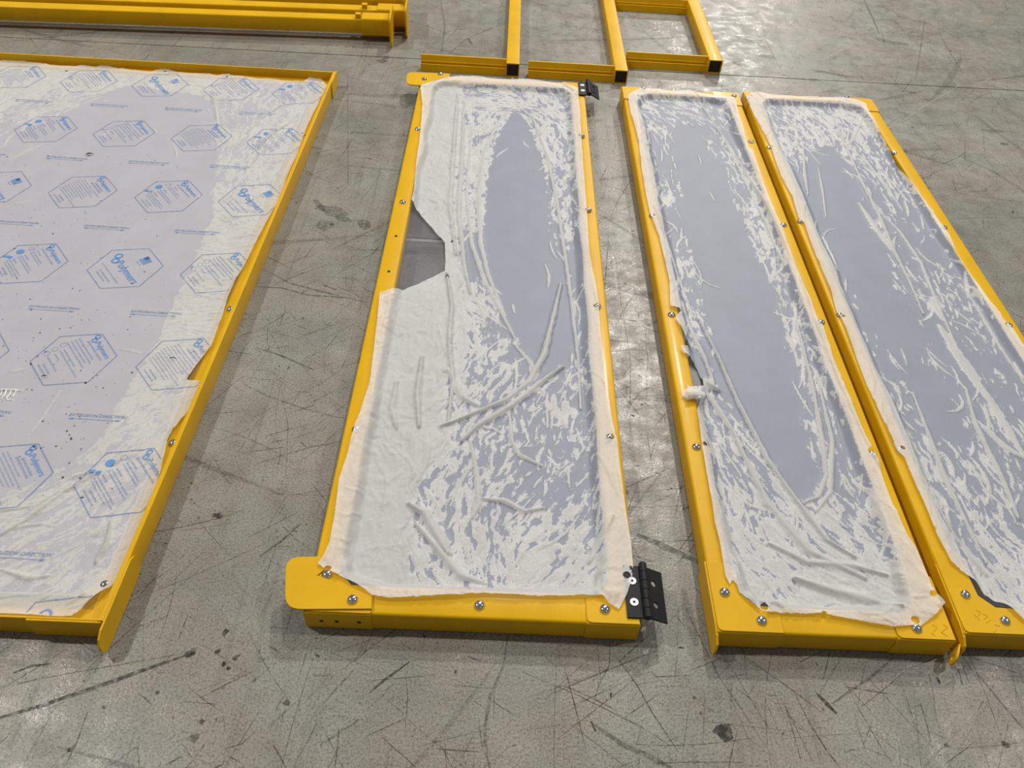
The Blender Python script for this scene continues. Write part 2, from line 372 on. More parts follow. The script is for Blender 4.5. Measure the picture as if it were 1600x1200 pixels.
# ------------------------------------------------------------------ peel film
class Film:
    def __init__(self, outline_px, ztop, zsheet, inner, ctrl, clear=(), white=(), strokes=(), holes=(), seed=1,
                 zp=None, auto=90, aspect=6.0, fscale=1.5, fine=0.0, clipx=None, curl=0.004, droop=0.03):
        self.zt, self.zs, self.inner, self.seed = ztop, zsheet, inner, seed
        zp = zp if zp is not None else ztop
        self.poly = [at(x, y, zp) for x, y in outline_px]
        if clipx: self.poly = [(min(max(x, clipx[0]), clipx[1] if clipx[1] else XR-0.0125+SH0*(y-3.14)+SH1), y) for x, y in self.poly]
        self.ctrl = []
        for c in ctrl:
            px, py, D = c[:3]; ang = c[3] if len(c) > 3 else 80
            p = at(px, py, zsheet); q = at(px+10*math.cos(math.radians(ang)), py+10*math.sin(math.radians(ang)), zsheet)
            self.ctrl.append((p[0], p[1], D, math.atan2(q[1]-p[1], q[0]-p[0])))
        self.clear = [[at(x, y, zsheet) for x, y in c] for c in clear]
        self.white = [[at(x, y, zsheet) for x, y in c] for c in white]
        self.strokes = [([at(x, y, zsheet) for x, y in s[0]],) + tuple(s[1:]) for s in strokes]
        self.holes = [(*at(x, y, ztop), r) for x, y, r in holes]
        self.aspect, self.fscale, self.fine, self.curl, self.droop = aspect, fscale, fine, curl, droop
        # short random pull marks that follow the local direction
        r = random.Random(seed)
        x0 = min(p[0] for p in self.poly); x1 = max(p[0] for p in self.poly); y0 = min(p[1] for p in self.poly); y1 = max(p[1] for p in self.poly)
        n = 0; tries = 0
        while n < auto and tries < auto*20:
            tries += 1
            x = r.uniform(x0, x1); y = r.uniform(y0, y1)
            P = (np.array([x]), np.array([y]))
            if not inside(*P, self.poly)[0]: continue
            if any(inside(*P, c)[0] for c in self.clear) and r.random() < 0.93: continue
            D, cs, sn = self.field(*P); D = float(D[0])
            if r.random() > D*1.5: continue
            th = math.atan2(sn[0], cs[0])/2 + r.gauss(0, 0.28); L = r.choice([0.018, 0.03, 0.045, 0.07, 0.11])*r.uniform(.8, 1.2); k = r.gauss(0, 6)
            pts = []; px_, py_ = x, y
            for i in range(5):
                pts.append((px_, py_)); px_ += math.cos(th)*L/4; py_ += math.sin(th)*L/4; th += k*L/4
            self.strokes.append((pts, r.uniform(0.0014, 0.0036), r.uniform(0.6, 1.0), r.uniform(0.0004, 0.0013)))
            n += 1
    def field(self, X, Y):
        sw = 0; sd = 0; sc = 0; ss = 0
        for cx, cy, D, a in self.ctrl:
            w = np.exp(-((X-cx)**2+(Y-cy)**2)/(2*0.075**2)) + 1e-9/((X-cx)**2+(Y-cy)**2+1e-3)
            sw = sw+w; sd = sd+w*D; sc = sc+w*math.cos(2*a); ss = ss+w*math.sin(2*a)
        return sd/sw, sc/sw, ss/sw
    def evaluate(self, X, Y):
        D, C2, S2 = self.field(X, Y)
        # direction-following streak noise, blended over eight headings
        f = self.fscale; acc = 0; wsum = 0
        wx = (fbm(X*9*f, Y*9*f, self.seed+90, 3)-0.5)*0.05; wy = (fbm(X*9*f, Y*9*f, self.seed+95, 3)-0.5)*0.05
        for k in range(8):
            a = math.pi*k/8; w = np.clip(C2*math.cos(2*a)+S2*math.sin(2*a), 0, None)**3 + 1e-6
            u = (X+wx)*math.cos(a)+(Y+wy)*math.sin(a); v = -(X+wx)*math.sin(a)+(Y+wy)*math.cos(a)
            n = fbm(u*42*f/self.aspect*1.6, v*95*f, self.seed+k*7, 4, 0.6)
            acc = acc + w*n; wsum = wsum+w
        n1 = acc/wsum
        n1 = (n1-0.5)*1.9+0.5
        n2 = fbm(X*30*f, Y*30*f, self.seed+33, 4)
        v = 0.68*n1+0.32*((n2-0.5)*1.6+0.5)
        Wm = sstep(-0.15, 0.13, D*0.94 - 0.03 + v - 1.0)*(0.62+0.38*fbm(X*22*f, Y*22*f, self.seed+51, 3)*1.4).clip(0, 1)
        Wm = np.where(D < 0.03, 0, Wm); Wm = np.maximum(Wm, 0.20*sstep(0.1, 0.4, D)*fbm(X*50, Y*50, self.seed+52, 2)*1.3)
        if self.fine: Wm = Wm*(1-self.fine) + self.fine*np.clip(D*1.2, 0, 1)*fbm(X*160, Y*160, self.seed+5, 3)
        soft = 0.018
        for c in self.clear:
            ins = inside(X, Y, c); d, _, _ = poly_dist(X, Y, c); sd = np.where(ins, d, -d)
            sd = sd + (fbm(X*45, Y*45, self.seed+61, 3)-0.5)*0.03
            Wm = Wm*(1-sstep(-0.004, 0.008, sd))
        bul = np.zeros(X.shape)
        for c in self.white:
            ins = inside(X, Y, c); d, _, _ = poly_dist(X, Y, c); sd = np.where(ins, d, -d)
            sd = sd + (n1-0.5)*0.045
            k = sstep(-0.006, 0.010, sd); Wm = np.maximum(Wm, k); bul = np.maximum(bul, sstep(0, 0.03, sd))
        H = np.zeros(X.shape)
        for st in self.strokes:
            pts, w, s, h = st[:4]
            xs = [p[0] for p in pts]; ys = [p[1] for p in pts]; m = 4*w
            k = (X > min(xs)-m) & (X < max(xs)+m) & (Y > min(ys)-m) & (Y < max(ys)+m)
            if not k.any(): continue
            XX = X[k]; YY = Y[k]; best = np.full(XX.shape, 9.9); nseg = len(pts)-1; tt = np.zeros(XX.shape)
            for i in range(nseg):
                d, _, _, t = seg_dist(XX, YY, pts[i], pts[i+1]); q = d < best; best[q] = d[q]; tt[q] = (i+t[q])/nseg
            ww = w*(0.55+0.9*np.sin(np.pi*np.clip(tt, 0.03, 0.97)))*(0.7+0.6*fbm(XX*60, YY*60, self.seed+3, 2))
            g = np.exp(-(best/ww)**2)
            Wm[k] = np.maximum(Wm[k], s*sstep(0.25, 0.7, g)); H[k] = np.maximum(H[k], h*g)
        # height
        x0, x1, y0, y1 = self.inner
        d = np.minimum(np.minimum(X-x0, x1-X), np.minimum(Y-y0, y1-Y))
        wob = (fbm(X*7, Y*7, self.seed+44, 2)-0.5)*0.02
        t = sstep(0.0, self.droop, d+wob)
        if self.zt > 0.05:
            for pl in PLATES:      # the film rides over the corner plates
                pd, _, _ = poly_dist(X, Y, pl); pd = np.where(inside(X, Y, pl), 0, pd); t = t*sstep(0.002, 0.03, pd)
        Z = self.zt*(1-t)+self.zs*t + (0.0012*(1-t) if self.zt > 0.05 else 0)
        lump = fbm(X*14, Y*14, self.seed+70, 4)
        Z = Z + Wm*(0.0006+0.0012*n1) + bul*(0.0015+0.006*np.clip(lump-0.35, 0, 1)) + H*1.9
        Z = Z + bul*np.abs(fbm(X*22+wx*60, Y*9+wy*60, self.seed+71, 3)-0.5)*0.010
        Z = Z + t*0.0004 + self.fine*Wm*(n1-0.5)*0.006
        Wm = np.maximum(Wm, 1-sstep(0.0, 0.014, d+wob*0.5))      # over the rail it lies loose
        e, _, _ = poly_dist(X, Y, self.poly)
        Z = Z + self.curl*np.exp(-(e/0.006)**2)*(0.15+0.85*sstep(0.45, 0.75, fbm(X*16, Y*16, self.seed+80, 2)))
        return Z, Wm
    def height(self, x, y):
        Z, _ = self.evaluate(np.array(x, float), np.array(y, float)); return Z
    def build(self, parent, mat, label=None, step=(0.0027, 0.0026, 0.0042)):
        P = self.poly
        x0 = min(p[0] for p in P)-0.01; x1 = max(p[0] for p in P)+0.01; y0 = min(p[1] for p in P)-0.01; y1 = max(p[1] for p in P)+0.01
        xs = np.arange(x0, x1, step[0]); ys = [y0]
        while ys[-1] < y1: ys.append(ys[-1] + step[1]+(step[2]-step[1])*min(max((ys[-1]-0.8)/2.3, 0), 1))
        ys = np.array(ys); X, Y = np.meshgrid(xs, ys); nx, ny = len(xs), len(ys)
        ins = inside(X, Y, P); D = np.full(X.shape, 9.9); QX = X.copy(); QY = Y.copy()
        n = len(P); m = 0.012
        for i in range(n):
            a, b = P[i], P[(i+1) % n]
            k = (X > min(a[0], b[0])-m) & (X < max(a[0], b[0])+m) & (Y > min(a[1], b[1])-m) & (Y < max(a[1], b[1])+m)
            if not k.any(): continue
            d, qx, qy, _ = seg_dist(X[k], Y[k], a, b); dd = D[k]; q = d < dd
            dd[q] = d[q]; D[k] = dd; t_ = QX[k]; t_[q] = qx[q]; QX[k] = t_; t_ = QY[k]; t_[q] = qy[q]; QY[k] = t_
        face = np.zeros((ny-1, nx-1), bool)
        c = ins[:-1, :-1].astype(int)+ins[1:, :-1]+ins[:-1, 1:]+ins[1:, 1:]
        face = c >= 1
        for hx, hy, r in self.holes:
            dh = np.hypot(X-hx, Y-hy); hin = dh < r
            ch = hin[:-1, :-1].astype(int)+hin[1:, :-1]+hin[:-1, 1:]+hin[1:, 1:]; face &= ch < 4
            k = hin & (dh > 1e-6); X[k] = hx+(X[k]-hx)*r/dh[k]; Y[k] = hy+(Y[k]-hy)*r/dh[k]
        k = (~ins) & (D < 0.012); X[k] = QX[k]; Y[k] = QY[k]
        use = np.zeros((ny, nx), bool)
        use[:-1, :-1] |= face; use[1:, :-1] |= face; use[:-1, 1:] |= face; use[1:, 1:] |= face
        idx = np.full((ny, nx), -1, np.int64); idx[use] = np.arange(use.sum())
        VX, VY = X[use], Y[use]; VZ, VW = self.evaluate(VX, VY)
        wp = parent.matrix_world.translation
        co = np.stack([VX-wp.x, VY-wp.y, VZ-wp.z], 1).astype(np.float32)
        fi = np.stack([idx[:-1, :-1][face], idx[:-1, 1:][face], idx[1:, 1:][face], idx[1:, :-1][face]], 1).astype(np.int32)
        me = bpy.data.meshes.new('protective_film'); me.vertices.add(len(co)); me.vertices.foreach_set('co', co.ravel())
        me.loops.add(fi.size); me.loops.foreach_set('vertex_index', fi.ravel())
        me.polygons.add(len(fi)); me.polygons.foreach_set('loop_start', np.arange(0, fi.size, 4, dtype=np.int32))
        me.update(calc_edges=True)
        me.polygons.foreach_set('use_smooth', np.ones(len(fi), bool))
        a = me.attributes.new('loose', 'FLOAT', 'POINT'); a.data.foreach_set('value', VW.astype(np.float32))
        o = bpy.data.objects.new('protective_film', me); COL.objects.link(o); o.parent = parent; me.materials.append(mat)
        if label: o['label'] = label
        return o

# ================================================================== the floor
JY = 3.462   # the saw-cut joint runs across here, very slightly skew
floor_bm = bmesh.new()
def jy(x): return 3.452 + 0.0125*(x)
X0, X1, Y0, Y1 = -9, 9, -4, 22
gw = 0.0028
def fv(x, y, z): return floor_bm.verts.new((x, y, z))
prof = [(-1, None, 0), (0, -gw, 0), (0, -gw*0.8, -0.006), (0, gw*0.8, -0.006), (0, gw, 0), (1, None, 0)]
cols = []
for x in np.linspace(X0, X1, 37):
    w = random.uniform(0.75, 1.3); c = []
    for kind, off, z in prof:
        y = Y0 if kind == -1 else (Y1 if kind == 1 else jy(x)+off*w)
        c.append(fv(x, y, z))
    cols.append(c)
for a, b in zip(cols, cols[1:]):
    for i in range(len(prof)-1): floor_bm.faces.new((a[i], b[i], b[i+1], a[i+1]))
floor = part('floor', floor_bm, CONC, None); tag(floor, kind='structure')
floor['label'] = 'scuffed grey warehouse concrete floor with a saw-cut joint'

# marks worn into the floor: thin flat strips lying on it
def strip(bm, lay, pts, w, dark, z=0.0003, taper=True):
    n = len(pts); L = []; R = []
    for i, (x, y) in enumerate(pts):
        a = pts[max(i-1, 0)]; b = pts[min(i+1, n-1)]; dx, dy = b[0]-a[0], b[1]-a[1]; l = math.hypot(dx, dy)+1e-9
        k = w/2*(0.25+0.75*math.sin(math.pi*(i+0.3)/(n-0.4)) if taper else 1.0)
        for S_, s in ((L, 1), (R, -1)):
            v = bm.verts.new((x - dy/l*k*s, y+dx/l*k*s, z)); v[lay] = dark; S_.append(v)
    for i in range(n-1): bm.faces.new((L[i], L[i+1], R[i+1], R[i]))
def blot(bm, lay, x, y, rx, ry, ang, dark, r, z=0.00035, n=9):
    vs = []
    for i in range(n):
        a = 2*math.pi*i/n; k = r.uniform(0.65, 1.2); u = rx*k*math.cos(a); v_ = ry*k*math.sin(a)
        v = bm.verts.new((x+u*math.cos(ang)-v_*math.sin(ang), y+u*math.sin(ang)+v_*math.cos(ang), z)); v[lay] = dark; vs.append(v)
    bm.faces.new(vs)
sc = bmesh.new(); lay = sc.verts.layers.float.new('dark'); r = random.Random(5)
def rand_pos():
    d = r.random(); y = 0.25+ (d**0.8)*4.6; x = r.uniform(-0.95-0.42*y, 0.95+0.42*y); return x, y
for i in range(7500):
    x, y = rand_pos()
    th = r.choice([0.05, 0.55, 0.8, 1.5, 2.3, 2.65, 1.2]) + r.gauss(0, 0.22); L = min(r.expovariate(1/0.08)+0.012, 0.5); k = r.gauss(0, 0.9)
    n = 5; pts = []
    for j in range(n+1): pts.append((x, y)); x += math.cos(th)*L/n; y += math.sin(th)*L/n; th += k*L/n
    w = r.choice([0.0007, 0.0009, 0.0012, 0.0012, 0.0018, 0.0030]); strip(sc, lay, pts, w, r.uniform(0.25, 0.8)*(0.7 if w > 0.002 else 1))
for i in range(80):                                       # broad faint tyre and drag marks
    x, y = rand_pos(); th = r.choice([0.1, 0.5, 0.9, 2.4, 2.7]) + r.gauss(0, 0.2); L = r.uniform(0.15, 0.9); k = r.gauss(0, 0.7); n = 7; pts = []
    for j in range(n+1): pts.append((x, y)); x += math.cos(th)*L/n; y += math.sin(th)*L/n; th += k*L/n
    strip(sc, lay, pts, r.uniform(0.008, 0.035), r.uniform(0.08, 0.24), z=0.0002)
for i in range(2600):
    x, y = rand_pos(); s = r.expovariate(1/0.0013)+0.0006; s = min(s, 0.007)
    blot(sc, lay, x, y, s*r.uniform(1, 1.8), s*0.7, r.uniform(0, 3.1), r.uniform(0.35, 0.8), r, n=6)
def pxstrip(pts, w, dark, **k): strip(sc, lay, [at(*p) for p in pts], w, dark, **k)
PX_MARKS = [
 ([(-40, 1133), (60, 1104), (150, 1074), (230, 1045), (300, 1021)], 0.009, 0.62), ([(0, 1073), (120, 1050), (220, 1033), (290, 1020)], 0.0022, 0.5),
 ([(20, 1052), (48, 1041), (78, 1037)], 0.0055, 0.8), ([(33, 1060), (45, 1047)], 0.002, .5),
 ([(223, 1052), (224, 980), (226, 950)], 0.0012, 0.4), ([(137, 1112), (120, 1160), (100, 1200)], 0.003, 0.5), ([(110, 1170), (70, 1210)], 0.002, 0.5),
 ([(166, 1200), (215, 1166)], 0.0022, .5), ([(285, 1096), (335, 1100)], .002, .5), ([(312, 1091), (350, 1071), (395, 1049)], .0025, .55), ([(350, 1171), (378, 1162), (400, 1142)], .0022, .5),
 ([(215, 1083), (228, 1092), (238, 1102)], .002, .55), ([(458, 1197), (480, 1160), (495, 1130)], .0022, .5),
 ([(577, 1083), (600, 1063), (640, 1034)], .0055, .6), ([(634, 1053), (637, 1090), (633, 1145)], .002, .5), ([(500, 1165), (560, 1125)], .008, .25),
 ([(795, 980), (787, 1040), (765, 1090), (757, 1140), (760, 1180), (770, 1215)], .007, .3), ([(560, 1003), (625, 991)], .0014, .4), ([(495, 1004), (530, 988)], .003, .6),
 ([(954, 985), (952, 1040), (936, 1070), (925, 1107)], .0022, .5), ([(882, 1072), (920, 1088), (965, 1111)], .0026, .6), ([(815, 1050), (900, 1085), (1000, 1135), (1040, 1160)], .0022, .5),
 ([(960, 1022), (995, 1070), (1020, 1115), (1060, 1175)], .003, .55), ([(925, 1130), (970, 1162), (1010, 1180), (1050, 1200)], .011, .35), ([(923, 1127), (931, 1143)], .005, .8),
 ([(1067, 940), (1085, 980), (1125, 1060), (1160, 1110), (1205, 1180)], .0022, .5), ([(1090, 960), (1140, 1040), (1190, 1120), (1220, 1170)], .0018, .4), ([(1068, 920), (1080, 975), (1088, 1010)], .022, .2),
 ([(1140, 1083), (1150, 1050)], .0016, .45), ([(1025, 1072), (1080, 1073)], .0014, .45), ([(1276, 1083), (1292, 1100), (1307, 1115)], .009, .85),
 ([(1240, 1080), (1265, 1130), (1290, 1170), (1320, 1210)], .0035, .55), ([(1215, 1080), (1240, 1130), (1270, 1190)], .0018, .5), ([(1297, 1012), (1292, 1040), (1285, 1065)], .0028, .5),
 ([(1395, 1028), (1365, 1055), (1325, 1082), (1300, 1100)], .006, .33), ([(1413, 1050), (1375, 1082), (1345, 1105)], .0018, .5), ([(1250, 1034), (1297, 1012)], .0025, .6),
 ([(1497, 1045), (1504, 1070)], .0045, .7), ([(1504, 1040), (1514, 1066)], .0025, .6), ([(1525, 1050), (1570, 1105), (1600, 1140)], .006, .3), ([(1575, 1132), (1560, 1200)], .0016, .45),
 ([(400, 543), (440, 556), (490, 578)], .0045, .55), ([(395, 448), (440, 450), (480, 461), (540, 465), (575, 473)], .0055, .5), ([(455, 443), (500, 455), (530, 462)], .008, .45), ([(487, 431), (555, 436), (562, 440)], .002, .5),
 ([(505, 445), (525, 453)], .011, .45), ([(560, 415), (580, 400)], .003, .35), ([(583, 440), (600, 380)], .003, .3),
 ([(380, 600), (420, 620), (480, 640), (540, 655)], .004, .35), ([(400, 725), (480, 700), (540, 688)], .005, .3), ([(470, 690), (480, 700)], .006, .3), ([(405, 870), (440, 845), (470, 818)], .006, .5),
 ([(400, 650), (500, 600), (560, 560)], .002, .4), ([(440, 610), (450, 665), (447, 745)], .002, .35), ([(405, 770), (520, 775)], .002, .35), ([(430, 745), (436, 720), (440, 700)], .0035, .3),
 ([(1350, 0), (1362, 25), (1374, 53)], .009, .5), ([(1445, 30), (1438, 80), (1430, 125)], .0055, .4), ([(1370, 62), (1395, 66), (1420, 70)], .03, .28), ([(1465, 45), (1480, 75), (1505, 115)], .006, .3),
 ([(1426, 146), (1410, 142)], .007, .5), ([(1410, 144), (1425, 124)], .005, .45), ([(1420, 190), (1455, 197), (1495, 195)], .0045, .35), ([(1180, 0), (1200, 70), (1225, 120)], .005, .35),
 ([(1120, 55), (1160, 60), (1200, 75)], .012, .35), ([(1508, 212), (1508, 252)], .004, .35), ([(1560, 160), (1600, 250)], .003, .3), ([(1455, 310), (1520, 300), (1590, 295)], .0028, .4),
 ([(1258, 258), (1255, 280)], .003, .3), ([(700, 85), (730, 60), (790, 35)], .008, .28), ([(688, 0), (695, 40), (690, 80)], .010, .22), ([(732, 60), (737, 70)], .02, .4),
 ([(655, 88), (700, 50), (780, 10)], .003, .3), ([(543, 114), (544, 290)], .004, .3), ([(495, 242), (580, 248)], .003, .35), ([(500, 142), (545, 135)], .005, .35), ([(460, 135), (560, 112)], .004, .25),
 ([(500, 245), (560, 235), (640, 228)], .0025, .3), ([(545, 170), (580, 230)], .002, .3),
 ([(948, 550), (990, 546), (1025, 548)], .0022, .5), ([(955, 621), (1045, 617)], .0028, .55), ([(950, 530), (1028, 538)], .0018, .5), ([(985, 680), (985, 560), (970, 470), (962, 400)], .002, .5),
 ([(1007, 510), (1012, 560), (1010, 620)], .0025, .3), ([(995, 835), (1040, 855), (1095, 880)], .018, .42), ([(1067, 796), (1085, 789)], .008, .6), ([(985, 793), (1080, 790)], .002, .45), ([(990, 770), (1070, 762)], .0018, .45),
 ([(1020, 785), (1050, 772)], .005, .3), ([(1035, 720), (1058, 770)], .002, .45), ([(960, 600), (1000, 650), (998, 655)], .003, .4), ([(980, 650), (986, 610)], .003, .35),
 ([(0, 250), (0, 251)], .002, .1),
]
for m in PX_MARKS: pxstrip(*m)
for px, py, rx, ry, a, d in [(1130, 1142, .021, .019, .3, .85), (352, 988, .009, .006, 1.2, .7), (340, 1018, .007, .005, .5, .7), (369, 1027, .008, .005, .8, .7), (350, 1038, .006, .005, 1.5, .75), (357, 1044, .005, .004, 0, .7),
        (339, 805, .011, .007, 0, .75), (163, 1105, .005, .004, 0, .7), (246, 1082, .005, .004, 0, .6), (448, 1099, .008, .007, 0, .6), (304, 1152, .009, .008, 1, .45), (316, 1127, .005, .005, 1, .6), (110, 1171, .006, .005, 1, .6),
        (295, 1022, .013, .008, .4, .7), (302, 1018, .006, .008, .4, .7), (522, 330, .07, .028, 2.8, .28), (535, 342, .035, .015, 2.8, .35), (510, 352, .03, .03, 0.8, .25), (570, 350, .03, .02, 2, .35), (500, 322, .05, .012, 2.2, .3),
        (596, 95, .028, .018, 0, .35), (603, 90, .02, .02, 0, .4), (577, 248, .008, .004, 0, .75), (1424, 50, .012, .006, .6, .6), (1426, 144, .016, .008, 0, .45), (958, 132, .006, .006, 0, .5),
        (950, 0, .05, .02, 0, .3), (1003, 632, .004, .003, 0, .8), (997, 728, .003, .003, 0, .8), (988, 361, .005, .003, 0, .8), (943, 436, .003, .006, .2, .85), (977, 443, .006, .0025, 1, .7), (1049, 763, .003, .002, 0, .8),
        (1085, 1091, .004, .005, 0, .7), (1064, 1012, .008, .002, 0, .85), (1480, 1165, .007, .004, 0, .5), (1570, 1163, .009, .007, 0, .5), (1570, 225, .02, .01, 0, .4), (1200, 88, .05, .02, 2.6, .3), (1300, 115, .09, .015, 2.8, .3), (1550, 205, .05, .02, 0, .25),
        (1150, 100, .03, .008, 2.3, .35), (690, 100, .02, .006, .8, .3), (750, 152, .03, .02, 0, .2)]:
    x, y = at(px, py); blot(sc, lay, x, y, rx, ry, a, d, r, n=13)
scf = part('scuff_marks', sc, SCUFF, floor); tag(scf, kind='stuff')
sp = bmesh.new(); lay2 = sp.verts.layers.float.new('dark')
for pts, w, d in [([(1245, 118), (1290, 92), (1345, 60)], .004, .5), ([(1400, 197), (1445, 165), (1500, 133)], .004, .5), ([(1306, 73), (1350, 56)], .003, .55), ([(1517, 95), (1550, 76)], .003, .5), ([(1530, 132), (1548, 122)], .004, .6),
                  ([(1270, 90), (1320, 70)], .0025, .4), ([(1549, 130), (1600, 108)], .002, .35)]:
    strip(sp, lay2, [at(*p) for p in pts], w, d)
for i in range(60):
    x, y = rand_pos(); th = r.uniform(0, 3.1); L = r.uniform(0.03, 0.2); strip(sp, lay2, [(x, y), (x+math.cos(th)*L/2, y+math.sin(th)*L/2), (x+math.cos(th)*L, y+math.sin(th)*L)], .0012, .3)
spo = part('pale_scrapes', sp, PALE, floor); tag(spo, kind='stuff')

# ================================================================== tube-framed panels
ZT = 0.060
PLATES = []
def corner_plate(parent, cx, cy, sx, sy, lx, ly, w=0.055, cut=0.03, flange=None):
    """welded cover plate of a frame corner, (cx,cy) the outer corner, sx/sy point inwards"""
    P = [(0, 0), (lx, 0), (lx, w), (w+cut, w+0.004), (w+0.004, w+cut), (w, ly), (0, ly)]
    P = [(cx+sx*x, cy+sy*y) for x, y in P]
    if sx*sy < 0: P = P[::-1]
    PLATES.append(P)
    part('corner_plate', plate(rounded(P, 0.012, [0, 2, 5], 4), ZT+0.0002, ZT+0.0032), YEL, parent)
    # sleeve faces that wrap down the outside of both rails
    part('corner_sleeve', rail(min(cx-sx*0.0022, cx+sx*0.02), max(cx-sx*0.0022, cx+sx*0.02), min(cy, cy+sy*ly), max(cy, cy+sy*ly), 0.001, ZT+0.0008, 0.0045), YEL, parent, True)
    part('corner_sleeve', rail(min(cx, cx+sx*lx), max(cx, cx+sx*lx), min(cy-sy*0.0022, cy+sy*0.02), max(cy-sy*0.0022, cy+sy*0.02), 0.001, ZT+0.0008, 0.0045, 'x'), YEL, parent, True)

def framed_panel(name, label, x0, x1, y0, y1, rw, corners):
    t = thing(name, label, 'panel', ((x0+x1)/2, y0, 0), 'yellow-framed narrow panels lying in a row')
    e = 0.0015
    part('side_rail', rail(x0, x0+rw, y0+e, y1-e, 0, ZT, 0.0065), YEL, t, True)
    part('side_rail', rail(x1-rw, x1, y0+e, y1-e, 0, ZT, 0.0065), YEL, t, True)
    part('cross_rail', rail(x0+rw, x1-rw, y0, y0+rw+0.010, 0, ZT, 0.0065, 'x'), YEL, t, True)
    part('cross_rail', rail(x0+rw, x1-rw, y1-rw, y1, 0, ZT, 0.0065, 'x'), YEL, t, True)
    part('clear_sheet', box(x0+rw-0.004, x1-rw+0.004, y0+rw-0.004, y1-rw+0.004, 0.040, 0.044), SHEET, t, label='clear plastic sheet')
    for (sx, sy, lx, ly) in corners:
        corner_plate(t, x0 if sx > 0 else x1, y0 if sy > 0 else y1, sx, sy, lx, ly)
    return t

# ---- panel with the hinges and latch plates
X0a, X1a, Y0a, Y1a = -0.345, 0.313, 0.778, 3.165
p2 = framed_panel('door_panel', 'yellow-framed panel with two black hinges on its right and film torn at the left', X0a, X1a, Y0a, Y1a, 0.055,
                  [(-1, 1, 0.105, 0.11), (-1, -1, 0.09, 0.10), (1, 1, 0.130, 0.10), (1, -1, 0.11, 0.10)])
for y in (1.252, 2.228, 2.712): bolt(p2, -0.316, y, ZT)
for y in (2.041, 1.864):
    part('square_hole', box(-0.3195, -0.3115, y-0.0045, y+0.0045, 0.05, ZT+0.0003), DARK, p2)
# latch plates
tabz0, tabz1 = 0.0634, 0.0674
P = [at(*p, tabz1) for p in [(445, 952), (446, 870), (512, 869), (506, 890), (495, 899), (540, 914), (581, 931), (581, 951)]]
part('latch_plate', plate(rounded(P, 0.032, [0, 1], 7), tabz0, tabz1), YEL, p2)
P = [at(*p, tabz1) for p in [(634, 132), (636, 112), (703, 115), (702, 121), (688, 122), (673, 129), (672, 133.5)]]
part('latch_plate', plate(rounded(P, 0.034, [0, 1], 7), tabz0, tabz1), YEL, p2)
for px in (503, 527, 562):
    x, _ = at(px, 967, 0.03); bmh = bmesh.new()
    vs = [bmh.verts.new((x+0.0042*math.cos(a), Y0a-0.0027, 0.030+0.0042*math.sin(a))) for a in np.linspace(0, 2*math.pi, 13)[:-1]]
    bmh.faces.new(vs)
    vs2 = [bmh.verts.new(v.co+Vector((0, 0.002, 0))) for v in vs]
    for i in range(12): bmh.faces.new((vs[i], vs2[i], vs2[(i+1) % 12], vs[(i+1) % 12]))
    part('side_hole', bmh, DARK, p2)
for (px, py, z) in [(551, 937, tabz1), (511, 898, ZT+.003), (749, 946, ZT), (945, 952, ZT+.003), (663, 124, tabz1), (688, 116, tabz1)]:
    bolt(p2, *at(px, py, z), z)
for y in (1.262, 1.75, 2.236, 2.722): bolt(p2, 0.286, y, ZT+0.004, 0.0095)
# dark-edged pale strip seen through the clear sheet
part('under_sheet_strip', box(-0.288, -0.150, 2.060, 2.074, 0.028, 0.031), simple('pale_strip', (0.42, 0.41, 0.39), 0.5), p2)
part('under_sheet_strip_edge', box(-0.288, -0.150, 2.074, 2.080, 0.028, 0.032), DARK, p2)

def hinge(parent, y0):
    y1 = y0+0.118; z = 0.0676
    h = bpy.data.objects.new('hinge', None); COL.objects.link(h); h.parent = parent; h.location = Vector((0.328, y0, z)) - parent.matrix_world.translation
    h.empty_display_size = 0.02; h['label'] = 'black butt hinge'
    bpy.context.view_layer.update()
    part('hinge_leaf', box(0.2885, 0.3225, y0, y1, ZT+0.0035, z, 0.0006), BLK, h)
    # right leaf hangs down, with two countersunk holes
    holes = [circ(0.021, 0.033, 0.0062, 14), circ(0.021, 0.082, 0.0062, 14)]
    bm = plate([(0.004, 0.0), (0.045, 0.0), (0.045, 0.116), (0.004, 0.116)], -0.0022, 0.0022, holes)
    a = math.radians(27); bmesh.ops.rotate(bm, verts=bm.verts, cent=(0, 0, 0), matrix=Matrix.Rotation(a, 3, 'Y'))
    bmesh.ops.translate(bm, verts=bm.verts, vec=(0.330, y0-0.002, 0.071))
    part('hinge_leaf', bm, BLK, h)
    n = 6; L = (y1-y0+0.006)/n
    for i in range(n):
        bm = bmesh.new(); pr = [(0.0082*math.cos(q), 0.0082*math.sin(q)) for q in np.linspace(0, 2*math.pi, 17)[:-1]]
        sweep(bm, pr, (0.3285, y0-0.003+i*L+0.0007, 0.0715), (0.3285, y0-0.003+(i+1)*L-0.0007, 0.0715), (1, 0, 0), (0, 0, 1))
        part('knuckle', bm, BLK, h, True)
    bm = bmesh.new(); pr = [(0.0048*math.cos(q), 0.0048*math.sin(q)) for q in np.linspace(0, 2*math.pi, 13)[:-1]]
    sweep(bm, pr, (0.3285, y0-0.0045, 0.0715), (0.3285, y1+0.006, 0.0715), (1, 0, 0), (0, 0, 1)); part('hinge_pin', bm, BLK, h, True)
    for yy in (y0+0.034, y0+0.082):
        part('screw', plate(circ(0.3045, yy, 0.0088, 20), z, z+0.0012, [circ(0.3045, yy, 0.0028, 8)], 0.0003), SCREW, h, label='white screw head')
        part('screw_socket', plate(circ(0.3045, yy, 0.003, 8), z-0.0001, z+0.0005, (), 0.0001), DARK, h)
hinge(p2, 0.790); hinge(p2, 3.052)

